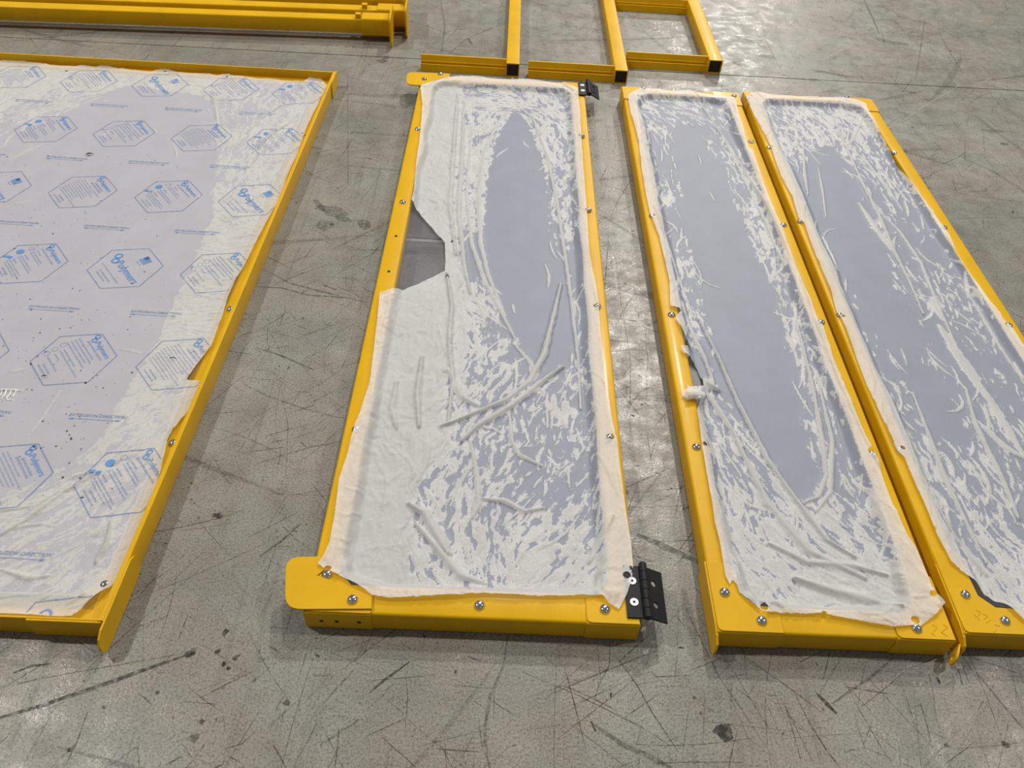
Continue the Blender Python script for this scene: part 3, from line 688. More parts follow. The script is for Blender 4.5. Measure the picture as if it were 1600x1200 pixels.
film2 = Film(
    [(657, 136), (672, 130), (692, 124), (728, 119.5), (780, 124), (832, 125), (868, 130), (890, 133), (903, 139), (903, 148), (906, 170), (908, 212), (911, 260), (917, 330), (921, 400), (931, 445), (935, 475),
     (939, 530), (943, 565), (949, 610), (955, 650), (964, 690), (970, 745), (978, 800), (986, 850), (989, 886), (987, 905), (979, 930), (967, 953), (955, 946), (940, 932), (900, 932), (850, 933), (800, 931), (752, 929),
     (700, 932), (640, 935), (608, 936), (582, 932), (562, 917), (535, 903), (508, 891), (497, 883), (506, 872), (516, 850), (524, 800), (530, 752), (545, 705), (555, 666), (562, 652), (569, 628), (578, 600), (584, 550), (590, 500),
     (593, 470), (594, 461), (615, 453), (650, 439), (695, 418), (696, 400), (695, 374), (668, 343), (643, 314), (647, 298), (650, 258), (655, 225), (658, 196), (660, 165)],
    0.0655, 0.0452, (X0a+.052, X1a-.052, Y0a+.052, Y1a-.052),
    ctrl=[(760, 150, .62, 5), (850, 150, .58, 30), (745, 200, .6, 105), (735, 300, .66, 95), (885, 250, .55, 75), (893, 350, .5, 85), (900, 450, .45, 85), (905, 540, .45, 88), (760, 500, .6, 65), (780, 560, .55, 110), (730, 560, .62, 115),
          (835, 590, .35, 110), (790, 620, .5, 120), (865, 620, .62, 100), (760, 690, .5, 115), (840, 690, .55, 100), (905, 660, .42, 90), (720, 750, .48, 110), (800, 745, .42, 115), (880, 750, .33, 110), (705, 810, .45, 100), (780, 805, .6, 120),
          (860, 820, .5, 140), (925, 785, .4, 100), (700, 870, .68, 80), (780, 870, .72, 60), (860, 870, .72, 150), (930, 860, .62, 120), (680, 500, .9, 95), (640, 700, .9, 95), (690, 200, .9, 95), (840, 420, .05, 90), (850, 500, .1, 100)],
    clear=[[(806, 168), (826, 192), (846, 250), (858, 330), (870, 420), (879, 446), (893, 445), (896, 520), (884, 560), (862, 570), (840, 575), (826, 556), (803, 518), (780, 470), (760, 400), (755, 340), (760, 280), (776, 212)]],
    white=[[(640, 125), (730, 110), (724, 170), (714, 230), (708, 300), (716, 380), (730, 440), (724, 480), (704, 540), (700, 640), (705, 690), (688, 720), (664, 748), (652, 790), (650, 850), (642, 892), (700, 915), (800, 913), (930, 903), (985, 880), (1010, 960), (590, 960), (460, 885), (560, 460)]],
    strokes=[([(808, 166), (832, 185), (856, 248), (871, 320), (883, 400), (894, 480), (903, 560), (907, 640)], .0042, 1, .0028), ([(802, 166), (776, 195), (757, 240), (748, 300), (751, 380), (763, 430), (790, 495)], .006, 1, .002),
             ([(738, 200), (729, 300), (737, 380), (757, 440), (784, 490), (806, 532)], .0045, 1, .002), ([(725, 160), (722, 250), (716, 330), (726, 420), (735, 460)], .006, 1, .004), ([(715, 150), (708, 250), (704, 330), (712, 400)], .006, 1, .004),
             ([(876, 446), (866, 490), (850, 555), (826, 600), (790, 627), (735, 650), (690, 668)], .0065, 1, .005), ([(878, 575), (850, 595), (800, 635), (745, 668), (722, 690)], .007, 1, .005), ([(803, 538), (828, 566), (836, 585)], .004, 1, .002),
             ([(698, 430), (706, 480), (702, 540), (708, 600), (700, 660)], .005, 1, .005), ([(660, 560), (652, 620), (655, 670)], .006, 1, .005), ([(620, 600), (612, 640), (620, 672)], .006, 1, .004), ([(735, 690), (745, 740), (748, 790), (738, 810)], .005, 1, .003),
             ([(745, 780), (790, 784), (820, 800), (850, 795)], .005, 1, .003), ([(640, 790), (665, 805), (690, 850), (700, 868)], .009, 1, .006), ([(700, 580), (720, 620), (745, 635)], .008, 1, .004), ([(920, 880), (940, 840), (955, 815)], .006, .8, .003),
             ([(885, 120), (862, 126), (895, 150)], .005, 1, .004), ([(782, 123), (795, 128), (800, 132)], .004, 1, .004), ([(795, 640), (800, 690), (812, 712), (850, 730)], .004, 1, .002), ([(650, 820), (720, 900), (760, 915)], .007, 1, .004)],
    holes=[(706, 371, .005), (699, 427, .0065), (916, 328, .0055), (930, 478, .006), (955, 683, .0085), (513, 890, .007), (979, 900, .0085), (905, 212, .005)], seed=3, auto=430, aspect=9.0)
film2.build(p2, FILM, 'milky white peel film, torn open at the left')

# ---- second panel: film peeled in strips at the left
X0b, X1b, Y0b, Y1b = 0.467, 0.941, 0.772, 3.156
p3 = framed_panel('framed_panel', 'yellow-framed narrow panel in the middle of three, its film nicked open at the left edge', X0b, X1b, Y0b, Y1b, 0.050,
                  [(1, 1, 0.131, 0.155), (-1, 1, 0.115, 0.145), (1, -1, 0.085, 0.11), (-1, -1, 0.105, 0.11)])
X0c, X1c, Y0c, Y1c = 0.967, 1.497, 0.790, 3.172
p4 = framed_panel('framed_panel', 'rightmost yellow-framed panel, wrinkled film cut off short of its near left corner', X0c, X1c, Y0c, Y1c, 0.050,
                  [(1, 1, 0.175, 0.19), (-1, 1, 0.131, 0.155), (1, -1, 0.09, 0.11), (-1, -1, 0.105, 0.11)])
for (t, xa, xb, ya) in ((p3, X0b, X1b, Y0b), (p4, X0c, X1c, Y0c)):
    yz = [(ya+0.158, 0.002), (ya-0.012, 0.004)] + [(ya-0.026+0.004*k, z) for k, z in ((1, 0.008), (0, 0.018), (0, 0.036), (1, 0.046))] + [(ya-0.006, 0.056), (ya+0.02, ZT), (ya+0.158, ZT)]
    part('end_flange', vplate(xa-0.004, xa+0.0005, yz), YEL, t)
def eye_tab(t, x, y):
    """drilled lug standing at the near right corner"""
    out = rounded([(-0.018, 0.0), (0.018, 0.0), (0.018, 0.040), (-0.018, 0.040)], 0.016, [0, 3], 5)
    bm = plate([(a, b) for a, b in out], -0.002, 0.002, [circ(-0.002, 0.018, 0.0055, 12, 0.008)])
    bmesh.ops.rotate(bm, verts=bm.verts, cent=(0, 0, 0), matrix=Matrix.Rotation(math.radians(90), 3, 'X') )
    bmesh.ops.rotate(bm, verts=bm.verts, cent=(0, 0, 0), matrix=Matrix.Rotation(math.radians(62), 3, 'Z') )
    bmesh.ops.translate(bm, verts=bm.verts, vec=(x, y, 0.006)); part('drilled_lug', bm, YEL, t)
eye_tab(p3, 0.948, 0.757)
for y in (0.857, 1.247, 1.732): bolt(p3, 0.4935, y, ZT+(0.003 if y < 1 else 0))
for y in (1.249, 1.732, 2.213, 2.757): bolt(p3, 0.9185, y, ZT)
for px, py in [(1190, 970), (1432, 982), (1019, 337), (1001, 219), (1005, 139), (1147, 150)]:
    bolt(p3, *at(px, py, ZT+.003), ZT+0.003 if py > 900 or py < 170 else ZT)
for px, py, z in [(1508, 929, .003), (1570, 970, .003), (1202, 231, 0), (1250, 347, 0), (1312, 493, 0), (1407, 703, 0), (1397, 239, 0), (1475, 356, 0), (1576, 509, 0), (1168, 154, .003), (1323, 152.5, .003)]:
    bolt(p4, *at(px, py, ZT+z), ZT+z, 0.0105)
# pen strokes of yellow overspray numerals stay as small raised weld marks
def weld_marks(t, pts):
    bm = bmesh.new()
    for a, b in pts:
        A = Vector((*at(*a, ZT+.0035), ZT+.0033)); B = Vector((*at(*b, ZT+.0035), ZT+.0033)); d = (B-A).normalized(); s = Vector((-d.y, d.x, 0))*0.0011
        h = Vector((0, 0, 0.0010)); lo = [A-s, B-s, B+s, A+s]; V = [bm.verts.new(p) for p in lo]; W_ = [bm.verts.new(p+h) for p in (A-s*.3, B-s*.3, B+s*.3, A+s*.3)]
        bm.faces.new(W_)
        for i in range(4): bm.faces.new((V[i], V[(i+1) % 4], W_[(i+1) % 4], W_[i]))
    bmesh.ops.recalc_face_normals(bm, faces=bm.faces)
    part('stamped_number', bm, YEL, t)
weld_marks(p3, [((1457, 976), (1464, 980)), ((1464, 980), (1459, 987)), ((1455, 989), (1461, 993)), ((1474, 976), (1481, 980)), ((1481, 980), (1474, 985)), ((1471, 988), (1480, 994)), ((1474, 985), (1471, 988))])
weld_marks(p4, [((1525, 953), (1532, 957)), ((1532, 957), (1528, 962)), ((1522, 960), (1531, 969)), ((1536, 959), (1543, 963)), ((1543, 963), (1538, 967)), ((1542, 973), (1548, 968)), ((1554, 976), (1562, 978)), ((1557, 983), (1553, 988))])

film3 = Film(
    [(981, 150), (985, 146), (1003, 137.5), (1022, 139), (1050, 143), (1078, 141), (1100, 148), (1147, 152), (1150, 160), (1152, 172), (1160, 197), (1169, 230), (1176, 235), (1190, 280), (1204, 315), (1216, 343), (1223, 358), (1235, 398), (1255, 448), (1275, 495),
     (1286, 510), (1300, 555), (1318, 600), (1335, 640), (1355, 690), (1368, 714), (1380, 750), (1395, 790), (1415, 835), (1430, 860), (1445, 895), (1452, 912), (1460, 930), (1474, 945), (1462, 960), (1436, 980), (1424, 978), (1395, 981), (1360, 975),
     (1330, 969), (1292, 962), (1284, 960), (1250, 960), (1200, 958), (1190, 956), (1165, 935), (1155, 926), (1150, 912), (1143, 909), (1140, 914), (1133, 900), (1129, 875), (1124, 845), (1116, 815), (1110, 775), (1104, 740), (1098, 705), (1092, 665),
     (1089, 640), (1094, 629), (1083, 624), (1074, 626), (1066, 618), (1068, 611), (1078, 605), (1100, 602), (1098, 585), (1092, 570), (1080, 556), (1067, 552), (1063, 542), (1083, 541), (1077, 535), (1065, 515), (1055, 497), (1064, 487), (1061, 483),
     (1047, 479), (1046, 440), (1038, 405), (1030, 370), (1016, 335), (1008, 300), (1002, 260), (998, 222), (991, 195), (985, 176)],
    0.0655, 0.0452, (X0b+.047, X1b-.047, Y0b+.05, Y1b-.05),
    ctrl=[(1000, 175, .52, 40), (1060, 165, .42, 20), (1130, 180, .42, 60), (1012, 230, .45, 80), (1030, 300, .52, 82), (1052, 400, .5, 78), (1075, 470, .45, 72), (1110, 210, .30, 60), (1150, 260, .52, 62), (1182, 340, .56, 68), (1212, 400, .58, 68), (1242, 460, .52, 72),
          (1262, 520, .56, 78), (1290, 580, .45, 78), (1300, 650, .5, 80), (1330, 700, .42, 66), (1110, 650, .55, 62), (1125, 700, .55, 62), (1150, 720, .5, 55), (1140, 770, .52, 70), (1200, 800, .6, 55), (1160, 850, .62, 60), (1260, 830, .62, 48), (1330, 800, .5, 62),
          (1300, 870, .68, 35), (1370, 860, .55, 62), (1400, 910, .8, 30), (1200, 900, .72, 50), (1300, 925, .78, 15), (1100, 350, .08, 80), (1150, 450, .06, 75), (1200, 600, .05, 75), (1090, 270, .2, 75), (1060, 240, .2, 85)],
    clear=[[(1050, 200), (1088, 190), (1112, 240), (1140, 300), (1172, 370), (1200, 440), (1222, 500), (1240, 580), (1262, 680), (1278, 760), (1262, 782), (1236, 776), (1210, 735), (1180, 690), (1148, 640), (1122, 570), (1106, 500), (1084, 400), (1068, 300), (1052, 240)]],
    white=[[(1110, 850), (1150, 900), (1200, 925), (1262, 945), (1340, 940), (1420, 900), (1500, 950), (1440, 1000), (1280, 985), (1150, 960)]],
    strokes=[([(1092, 500), (1120, 555), (1155, 635), (1200, 722), (1243, 783), (1290, 845), (1335, 872)], .005, 1, .0045), ([(1020, 330), (1050, 410), (1085, 500)], .003, 1, .002),
             ([(1247, 515), (1268, 600), (1284, 690), (1290, 745), (1278, 778), (1256, 786)], .005, 1, .003), ([(1276, 590), (1300, 690), (1297, 770), (1275, 800)], .0045, 1, .0025), ([(1078, 143), (1108, 182), (1140, 230), (1172, 282), (1212, 362), (1243, 432), (1275, 520), (1305, 600), (1345, 690), (1375, 750)], .0042, 1, .003),
             ([(1095, 165), (1130, 215), (1160, 275), (1195, 350), (1225, 420)], .003, 1, .002), ([(1150, 690), (1200, 790), (1262, 862), (1350, 905)], .007, 1, .004), ([(1200, 850), (1260, 880), (1330, 885), (1385, 900)], .006, 1, .004),
             ([(1240, 905), (1300, 925), (1360, 940), (1400, 955)], .008, 1, .006), ([(1065, 480), (1085, 530), (1100, 560), (1115, 600)], .005, 1, .0035), ([(1100, 610), (1128, 650), (1160, 700)], .006, 1, .004), ([(1020, 190), (1010, 215)], .004, 1, .001), ([(1088, 640), (1100, 600), (1120, 612)], .01, 1, .008)],
    holes=[(1173, 222, .005), (1221, 352, .005), (1284, 505, .0055), (1361, 705, .008), (1022, 336, .005), (1101, 694, .0065), (1193, 950, .008), (1287, 961, .006), (1429, 970, .0085), (1456, 930, .007), (1145, 910, .004)], seed=8, auto=430, aspect=9.0)
film3.build(p3, FILM, 'milky peel film with strips lifted at the left')
# the curled end of the peeled strip
cb = bmesh.new(); cx, cy = at(1082, 615, 0.07); ns, nr = 16, 6; ringv = []
for i in range(nr+1):
    t = i/nr; ring = []
    for j in range(ns):
        a = 2*math.pi*j/ns*0.86; rad = 0.009+0.009*(1-t)*(1+0.25*math.sin(3*a)); 
        ring.append(cb.verts.new((cx-0.016+0.045*t, cy+rad*math.cos(a)*1.0-0.006*t, 0.0755+rad*0.75*math.sin(a)-0.004*t)))
    ringv.append(ring)
for a, b in zip(ringv, ringv[1:]):
    for j in range(ns-1): cb.faces.new((a[j], a[j+1], b[j+1], b[j]))
la = cb.verts.layers.float.new('loose')
for v in cb.verts: v[la] = 1.0
part('curled_film', cb, FILM, p3, True)

film4 = Film(
    [(1166, 155), (1172, 147), (1186, 144), (1205, 149), (1250, 151.5), (1290, 152.5), (1318, 152.5), (1340, 157), (1352, 162), (1355, 170), (1368, 193), (1380, 215), (1392, 237), (1402, 256), (1435, 298), (1465, 343), (1478, 360), (1497, 400), (1532, 450), (1566, 498), (1582, 514),
     (1620, 570), (1700, 680), (1800, 850), (1870, 985), (1720, 990), (1600, 972), (1577, 950), (1555, 933), (1524, 908), (1502, 893), (1484, 878), (1480, 868), (1462, 832), (1446, 792), (1426, 748), (1412, 715), (1401, 704), (1386, 670), (1372, 640), (1354, 602), (1335, 552), (1316, 500), (1307, 488),
     (1298, 455), (1270, 388), (1256, 350), (1248, 342), (1236, 304), (1220, 276), (1207, 238), (1203, 226), (1190, 203), (1178, 180)],
    0.0655, 0.0452, (X0c+.047, X1c-.047, Y0c+.05, Y1c-.05), clipx=(0.9, 1.49),
    ctrl=[(1205, 185, .58, 45), (1255, 175, .5, 40), (1320, 175, .58, 25), (1235, 225, .55, 60), (1260, 205, .5, 65), (1350, 225, .55, 70), (1385, 280, .42, 60), (1290, 290, .08, 80), (1310, 380, .06, 75), (1430, 390, .30, 60), (1400, 340, .32, 62), (1475, 460, .42, 55), (1360, 500, .10, 70),
          (1500, 520, .3, 60), (1560, 560, .32, 60), (1390, 600, .55, 60), (1375, 550, .35, 60), (1440, 620, .14, 60), (1500, 600, .32, 60), (1540, 650, .5, 55), (1590, 700, .35, 60), (1450, 720, .5, 60), (1505, 790, .52, 60), (1560, 800, .3, 60), (1500, 850, .55, 55), (1560, 880, .66, 55), (1595, 920, .7, 50), (1230, 290, .35, 65), (1280, 420, .3, 65), (1310, 470, .3, 65), (1470, 780, .5, 60)],
    clear=[[(1262, 240), (1290, 225), (1312, 240), (1335, 290), (1362, 370), (1395, 440), (1428, 500), (1440, 545), (1405, 540), (1370, 510), (1325, 440), (1295, 380), (1268, 320)], [(1400, 560), (1450, 570), (1500, 640), (1520, 700), (1480, 690), (1430, 640)]],
    white=[],
    strokes=[([(1180, 152), (1215, 185), (1245, 202), (1265, 222)], .004, 1, .0025), ([(1293, 165), (1318, 222), (1346, 285), (1372, 335), (1396, 392), (1420, 440), (1442, 492)], .0045, 1, .003), ([(1345, 192), (1330, 222), (1322, 228)], .0045, 1, .002),
             ([(1322, 226), (1355, 255), (1390, 300), (1410, 330)], .004, 1, .002), ([(1254, 225), (1257, 275), (1262, 305)], .0045, 1, .002), ([(1278, 262), (1285, 300), (1290, 340)], .003, .9, .0015), ([(1342, 318), (1370, 360), (1398, 398)], .008, 1, .0015),
             ([(1368, 325), (1405, 362), (1438, 410), (1462, 470), (1495, 545)], .004, 1, .002), ([(1468, 510), (1490, 545), (1520, 590), (1555, 640)], .013, .95, .001), ([(1455, 468), (1472, 500)], .008, .95, .001), ([(1500, 445), (1525, 480), (1560, 540), (1600, 600)], .004, 1, .002),
             ([(1508, 608), (1522, 660), (1545, 710), (1570, 760), (1590, 810)], .006, 1, .003), ([(1530, 600), (1560, 650), (1600, 715)], .010, .9, .002), ([(1425, 615), (1450, 680), (1470, 735), (1500, 800), (1540, 880)], .005, 1, .003), ([(1535, 668), (1570, 700), (1598, 716)], .008, .9, .002),
             ([(1450, 770), (1490, 840), (1540, 900)], .006, 1, .003), ([(1283, 370), (1300, 400), (1310, 425)], .003, .8, .0015), ([(1325, 220), (1322, 232)], .006, 1, .002)],
    holes=[(1252, 349, .0045), (1318, 494, .005), (1410, 700, .0065), (1392, 234, .005), (1573, 506, .006), (1206, 229, .0045), (1173, 150, .006)], seed=21, auto=420, aspect=10.0)
film4.build(p4, FILM, 'milky peel film crossed by long pull creases')

# ================================================================== large panel with printed film
XR, XL, YB, YF = -0.698, -2.32, 3.146, 0.742
p1 = thing('tray_panel', 'large panel in a raised yellow angle frame, its film printed with blue hexagons', 'panel', (-1.5, YF, 0))
FT = 0.011
SH0, SH1 = 0.0125, 0.010       # the frame lies a touch askew
def askew(bm):
    for v in bm.verts: v.co.x += SH0*(v.co.y-3.14)+SH1
    return bm
part('side_flange', askew(rail(XR-FT, XR, YF, YB, 0.0, 0.060, 0.002)), YEL, p1, True)
part('side_flange', askew(rail(XL, XL+FT, YF, YB, 0.0, 0.060, 0.002)), YEL, p1, True)
part('end_flange', askew(rail(XL+FT, XR-FT, YB-0.006, YB, 0.0, 0.060, 0.0018, 'x')), YEL, p1, True)
part('end_flange', askew(rail(XL+FT, XR-FT, YF, YF+0.005, 0.0, 0.058, 0.0018, 'x')), YEL, p1, True)
zl = 0.024
part('ledge', askew(box(XR-FT-0.05, XR-FT, YF+0.005, YB-0.006, zl-0.003, zl)), YEL, p1)
part('ledge', askew(box(XL+FT, XL+FT+0.05, YF+0.005, YB-0.006, zl-0.003, zl)), YEL, p1)
part('ledge', askew(box(XL+FT+.05, XR-FT-.05, YF+0.005, YF+0.055, zl-0.003, zl)), YEL, p1)
part('ledge', askew(box(XL+FT+.05, XR-FT-.05, YB-0.055, YB-0.006, zl-0.003, zl)), YEL, p1)
part('clear_sheet', askew(box(XL+0.045, XR-0.045, YF+0.04, YB-0.04, zl, zl+0.003)), SHEET, p1, label='clear plastic sheet')
# corner splices
part('corner_plate', askew(vplate(XR+0.0002, XR+0.0042, [(YF-0.040, 0.012), (YF-0.044, 0.022), (YF-0.044, 0.040), (YF-0.036, 0.052), (YF-0.02, 0.060), (YF+0.135, 0.060), (YF+0.150, 0.050), (YF+0.150, 0.010), (YF+0.135, 0.002), (YF-0.03, 0.002)])), YEL, p1)
part('corner_plate', askew(vplate(XR+0.0002, XR+0.0042, [(YB-0.11, 0.003), (YB+0.004, 0.003), (YB+0.004, 0.061), (YB-0.095, 0.061), (YB-0.11, 0.045)])), YEL, p1)
part('corner_plate', askew(rail(XR-0.145, XR-0.004, YF-0.0045, YF-0.0003, 0.002, 0.058, 0.0015, 'x')), YEL, p1, True)
part('corner_plate', askew(rail(XR-0.085, XR-0.013, YB-0.0095, YB-0.0063, 0.02, 0.0605, 0.0012, 'x')), YEL, p1, True)
part('corner_gusset', askew(plate([(XR-FT, YF+.006), (XR-FT, YF+.135), (XR-FT-.045, YF+.10), (XR-FT-.12, YF+.03), (XR-FT-.13, YF+.006)], zl+.0002, zl+.0028)), YEL, p1)
for px, py in [(360, 481), (270, 690), (502, 128), (473, 209), (438, 291), (104, 111), (258, 112), (355, 120), (24, 93)]:
    bolt(p1, *at(px, py, zl+.006), zl+.0005, 0.0105)
bolt(p1, XR-.062, YF+.095, zl+.002, 0.0105)

film1 = Film(
    [(-260, 84), (-120, 92), (0, 97), (12, 93), (24, 92), (44, 98), (80, 103), (150, 105), (163, 102), (185, 108), (235, 113), (255, 107), (275, 113), (340, 119), (352, 116), (385, 122), (450, 127.5), (474, 128), (484, 122), (497, 119), (511, 134), (503, 152), (493, 172),
     (481, 196), (474, 214), (466, 240), (452, 268), (444, 292), (430, 325), (402, 375), (384, 412), (368, 440), (356, 468), (346, 500), (331, 540), (320, 555), (305, 574), (292, 596), (312, 596), (330, 597), (314, 612), (306, 622), (290, 650), (272, 672), (262, 690),
     (256, 718), (250, 742), (240, 770), (228, 796), (217, 832), (200, 870), (186, 900), (178, 915), (166, 925), (150, 936), (132, 954), (120, 963), (90, 964), (0, 960), (-200, 950), (-460, 936), (-400, 600), (-330, 300)],
    zl+0.0065, zl+0.0040, (XL+.06, XR-.06, YF+.06, YB-.06), clipx=(XL+.02, None), zp=zl+.005,
    ctrl=[(20, 130, .75, -20), (60, 160, .6, -25), (30, 200, .45, -40), (150, 115, .7, 5), (250, 120, .72, 5), (330, 135, .66, 10), (360, 180, .45, 30), (400, 170, .5, -50), (440, 150, .55, -45), (430, 200, .6, -50), (400, 230, .55, -45), (370, 260, .55, -60), (420, 260, .66, -60),
          (380, 320, .66, 15), (350, 360, .7, 10), (345, 430, .78, 5), (310, 470, .78, 5), (290, 500, .8, 5), (260, 560, .75, 0), (250, 620, .72, -30), (220, 660, .68, -35), (190, 700, .6, -40), (150, 760, .55, -20), (80, 790, .55, -20), (20, 810, .55, -20), (50, 850, .5, -30), (100, 880, .52, -40),
          (150, 830, .52, -45), (200, 790, .62, -50), (180, 880, .6, -50), (30, 920, .55, -20), (120, 930, .7, -20), (-100, 850, .5, -20), (-100, 150, .5, 0), (150, 400, .03, 0), (100, 600, .02, 0), (-100, 500, .02, 0)],
    clear=[[(-460, 230), (0, 232), (60, 198), (110, 172), (140, 152), (200, 133), (290, 146), (318, 150), (332, 165), (338, 240), (336, 320), (318, 380), (288, 440), (262, 500), (225, 570), (200, 610), (175, 655), (150, 690), (118, 722), (60, 745), (0, 782), (-200, 800), (-460, 800)]],
    white=[], strokes=[([(-10, 842), (40, 815), (100, 770), (150, 740)], .004, 1, .002), ([(0, 800), (60, 790), (115, 755)], .003, 1, .0015), ([(0, 890), (45, 905), (80, 900)], .004, .9, .002), ([(330, 150), (336, 165), (341, 200)], .004, 1, .002),
             ([(440, 165), (410, 185), (385, 210)], .005, .9, .004), ([(450, 195), (420, 215), (395, 240)], .005, .9, .004), ([(175, 815), (168, 850), (150, 880)], .005, 1, .003), ([(45, 680), (65, 655), (95, 610)], .0016, .8, .0005),
             ([(0, 610), (35, 611)], .0025, 1, .0015), ([(3, 622), (12, 610)], .0022, 1, .001), ([(10, 624), (20, 611)], .0022, 1, .001), ([(18, 625), (27, 612)], .0022, 1, .001), ([(170, 925), (150, 938), (120, 962)], .006, 1, .004)],
    holes=[], seed=40, auto=420, aspect=5.0, fscale=1.6, fine=0.45, droop=0.05)
film1o = film1.build(p1, FILM_P, 'peel film printed with blue hexagons')

# ---- print on the film
TXT = {}
def text_tris(s, size, shear=0.0):
    key = (s, size, shear)
    if key in TXT: return TXT[key]
    cu = bpy.data.curves.new('t', 'FONT'); cu.body = s; cu.size = size; cu.shear = shear; cu.align_x = 'CENTER'; cu.align_y = 'CENTER'; cu.resolution_u = 2; cu.offset = size*0.012
    o = bpy.data.objects.new('t', cu); COL.objects.link(o); dg = bpy.context.evaluated_depsgraph_get()
    me = bpy.data.meshes.new_from_object(o.evaluated_get(dg))
    v = [(p.co.x, p.co.y) for p in me.vertices]; f = [tuple(p.vertices) for p in me.polygons]
    bpy.data.objects.remove(o); bpy.data.curves.remove(cu); bpy.data.meshes.remove(me)
    TXT[key] = (v, f); return TXT[key]
class Ink:
    def __init__(s): s.v = []; s.f = []
    def add(s, v, f):
        b = len(s.v); s.v += list(v); s.f += [tuple(b+i for i in q) for q in f]
    def line(s, pts, w, close=False, sub=0.006):
        n = len(pts); segs = [(pts[i], pts[(i+1) % n]) for i in range(n if close else n-1)]
        for a, b in segs:
            dx, dy = b[0]-a[0], b[1]-a[1]; L = math.hypot(dx, dy); k = max(1, int(L/sub)); nx, ny = -dy/L*w/2, dx/L*w/2; vv = []; ff = []
            for i in range(k+1):
                x = a[0]+dx*i/k; y = a[1]+dy*i/k; vv += [(x+nx, y+ny), (x-nx, y-ny)]
            for i in range(k): ff.append((2*i, 2*i+1, 2*i+3, 2*i+2))
            s.add(vv, ff)
    def text(s, t, size, x, y, shear=0.0, xs=1.0):
        v, f = text_tris(t, size, shear); s.add([(x+a*xs, y+b) for a, b in v], f)
    def words(s, x0, x1, y, h, r):
        """a line of print too small to read: word-length dashes"""
        x = x0
        while x < x1:
            w = min(r.uniform(0.003, 0.011), x1-x)
            if w > 0.0015:
                k = max(1, int(w/0.0016))
                for i in range(k): s.add([(x+i*w/k, y-h/2*r.uniform(.6, 1)), (x+(i+.72)*w/k, y-h/2*r.uniform(.6, 1)), (x+(i+.72)*w/k, y+h/2*r.uniform(.6, 1)), (x+i*w/k, y+h/2*r.uniform(.6, 1))], [(0, 1, 2, 3)])
            x += w+0.0018
    def ring(s, cx, cy, ro, ri, n=16, k=1.0):
        v = []; f = []
        for i in range(n):
            a = 2*math.pi*i/n; v += [(cx+ro*math.cos(a), cy+ro*k*math.sin(a)), (cx+ri*math.cos(a), cy+ri*k*math.sin(a))]
        for i in range(n): j = (i+1) % n; f.append((2*i, 2*j, 2*j+1, 2*i+1))
        s.add(v, f)
    def disc(s, cx, cy, r, n=14, k=1.0): s.add([(cx+r*math.cos(2*math.pi*i/n), cy+r*k*math.sin(2*math.pi*i/n)) for i in range(n)], [tuple(range(n))])
    def poly(s, pts): s.add(pts, [tuple(range(len(pts)))])
def lay_ink(name, ink, cx, cy, ang, mat, parent, lift=0.0011, label=None):
    if not ink.v: return None
    c, s_ = math.cos(ang), math.sin(ang); V = np.array(ink.v); x = cx+V[:, 0]*c-V[:, 1]*s_; y = cy+V[:, 0]*s_+V[:, 1]*c
    # drop what falls beyond the film's edge
    ok = inside(x, y, film1.poly); F = [f for f in ink.f if all(ok[i] for i in f)]
    if not F: return None
    used = sorted({i for f in F for i in f}); mp = {u: i for i, u in enumerate(used)}
    z = film1.height(x[used], y[used])+lift
    me = bpy.data.meshes.new(name); wp = p1.matrix_world.translation
    me.from_pydata([(float(x[u]-wp.x), float(y[u]-wp.y), float(z[i]-wp.z)) for i, u in enumerate(used)], [], [tuple(mp[i] for i in f) for f in F]); me.materials.append(mat)
    o = bpy.data.objects.new(name, me); COL.objects.link(o); o.parent = parent
    if label: o['label'] = label
    if name in ('printed_text', 'printed_logo', 'printed_arrow'): o['kind'] = 'stuff'
    return o
R_ = 0.1045; TH = math.radians(-50)
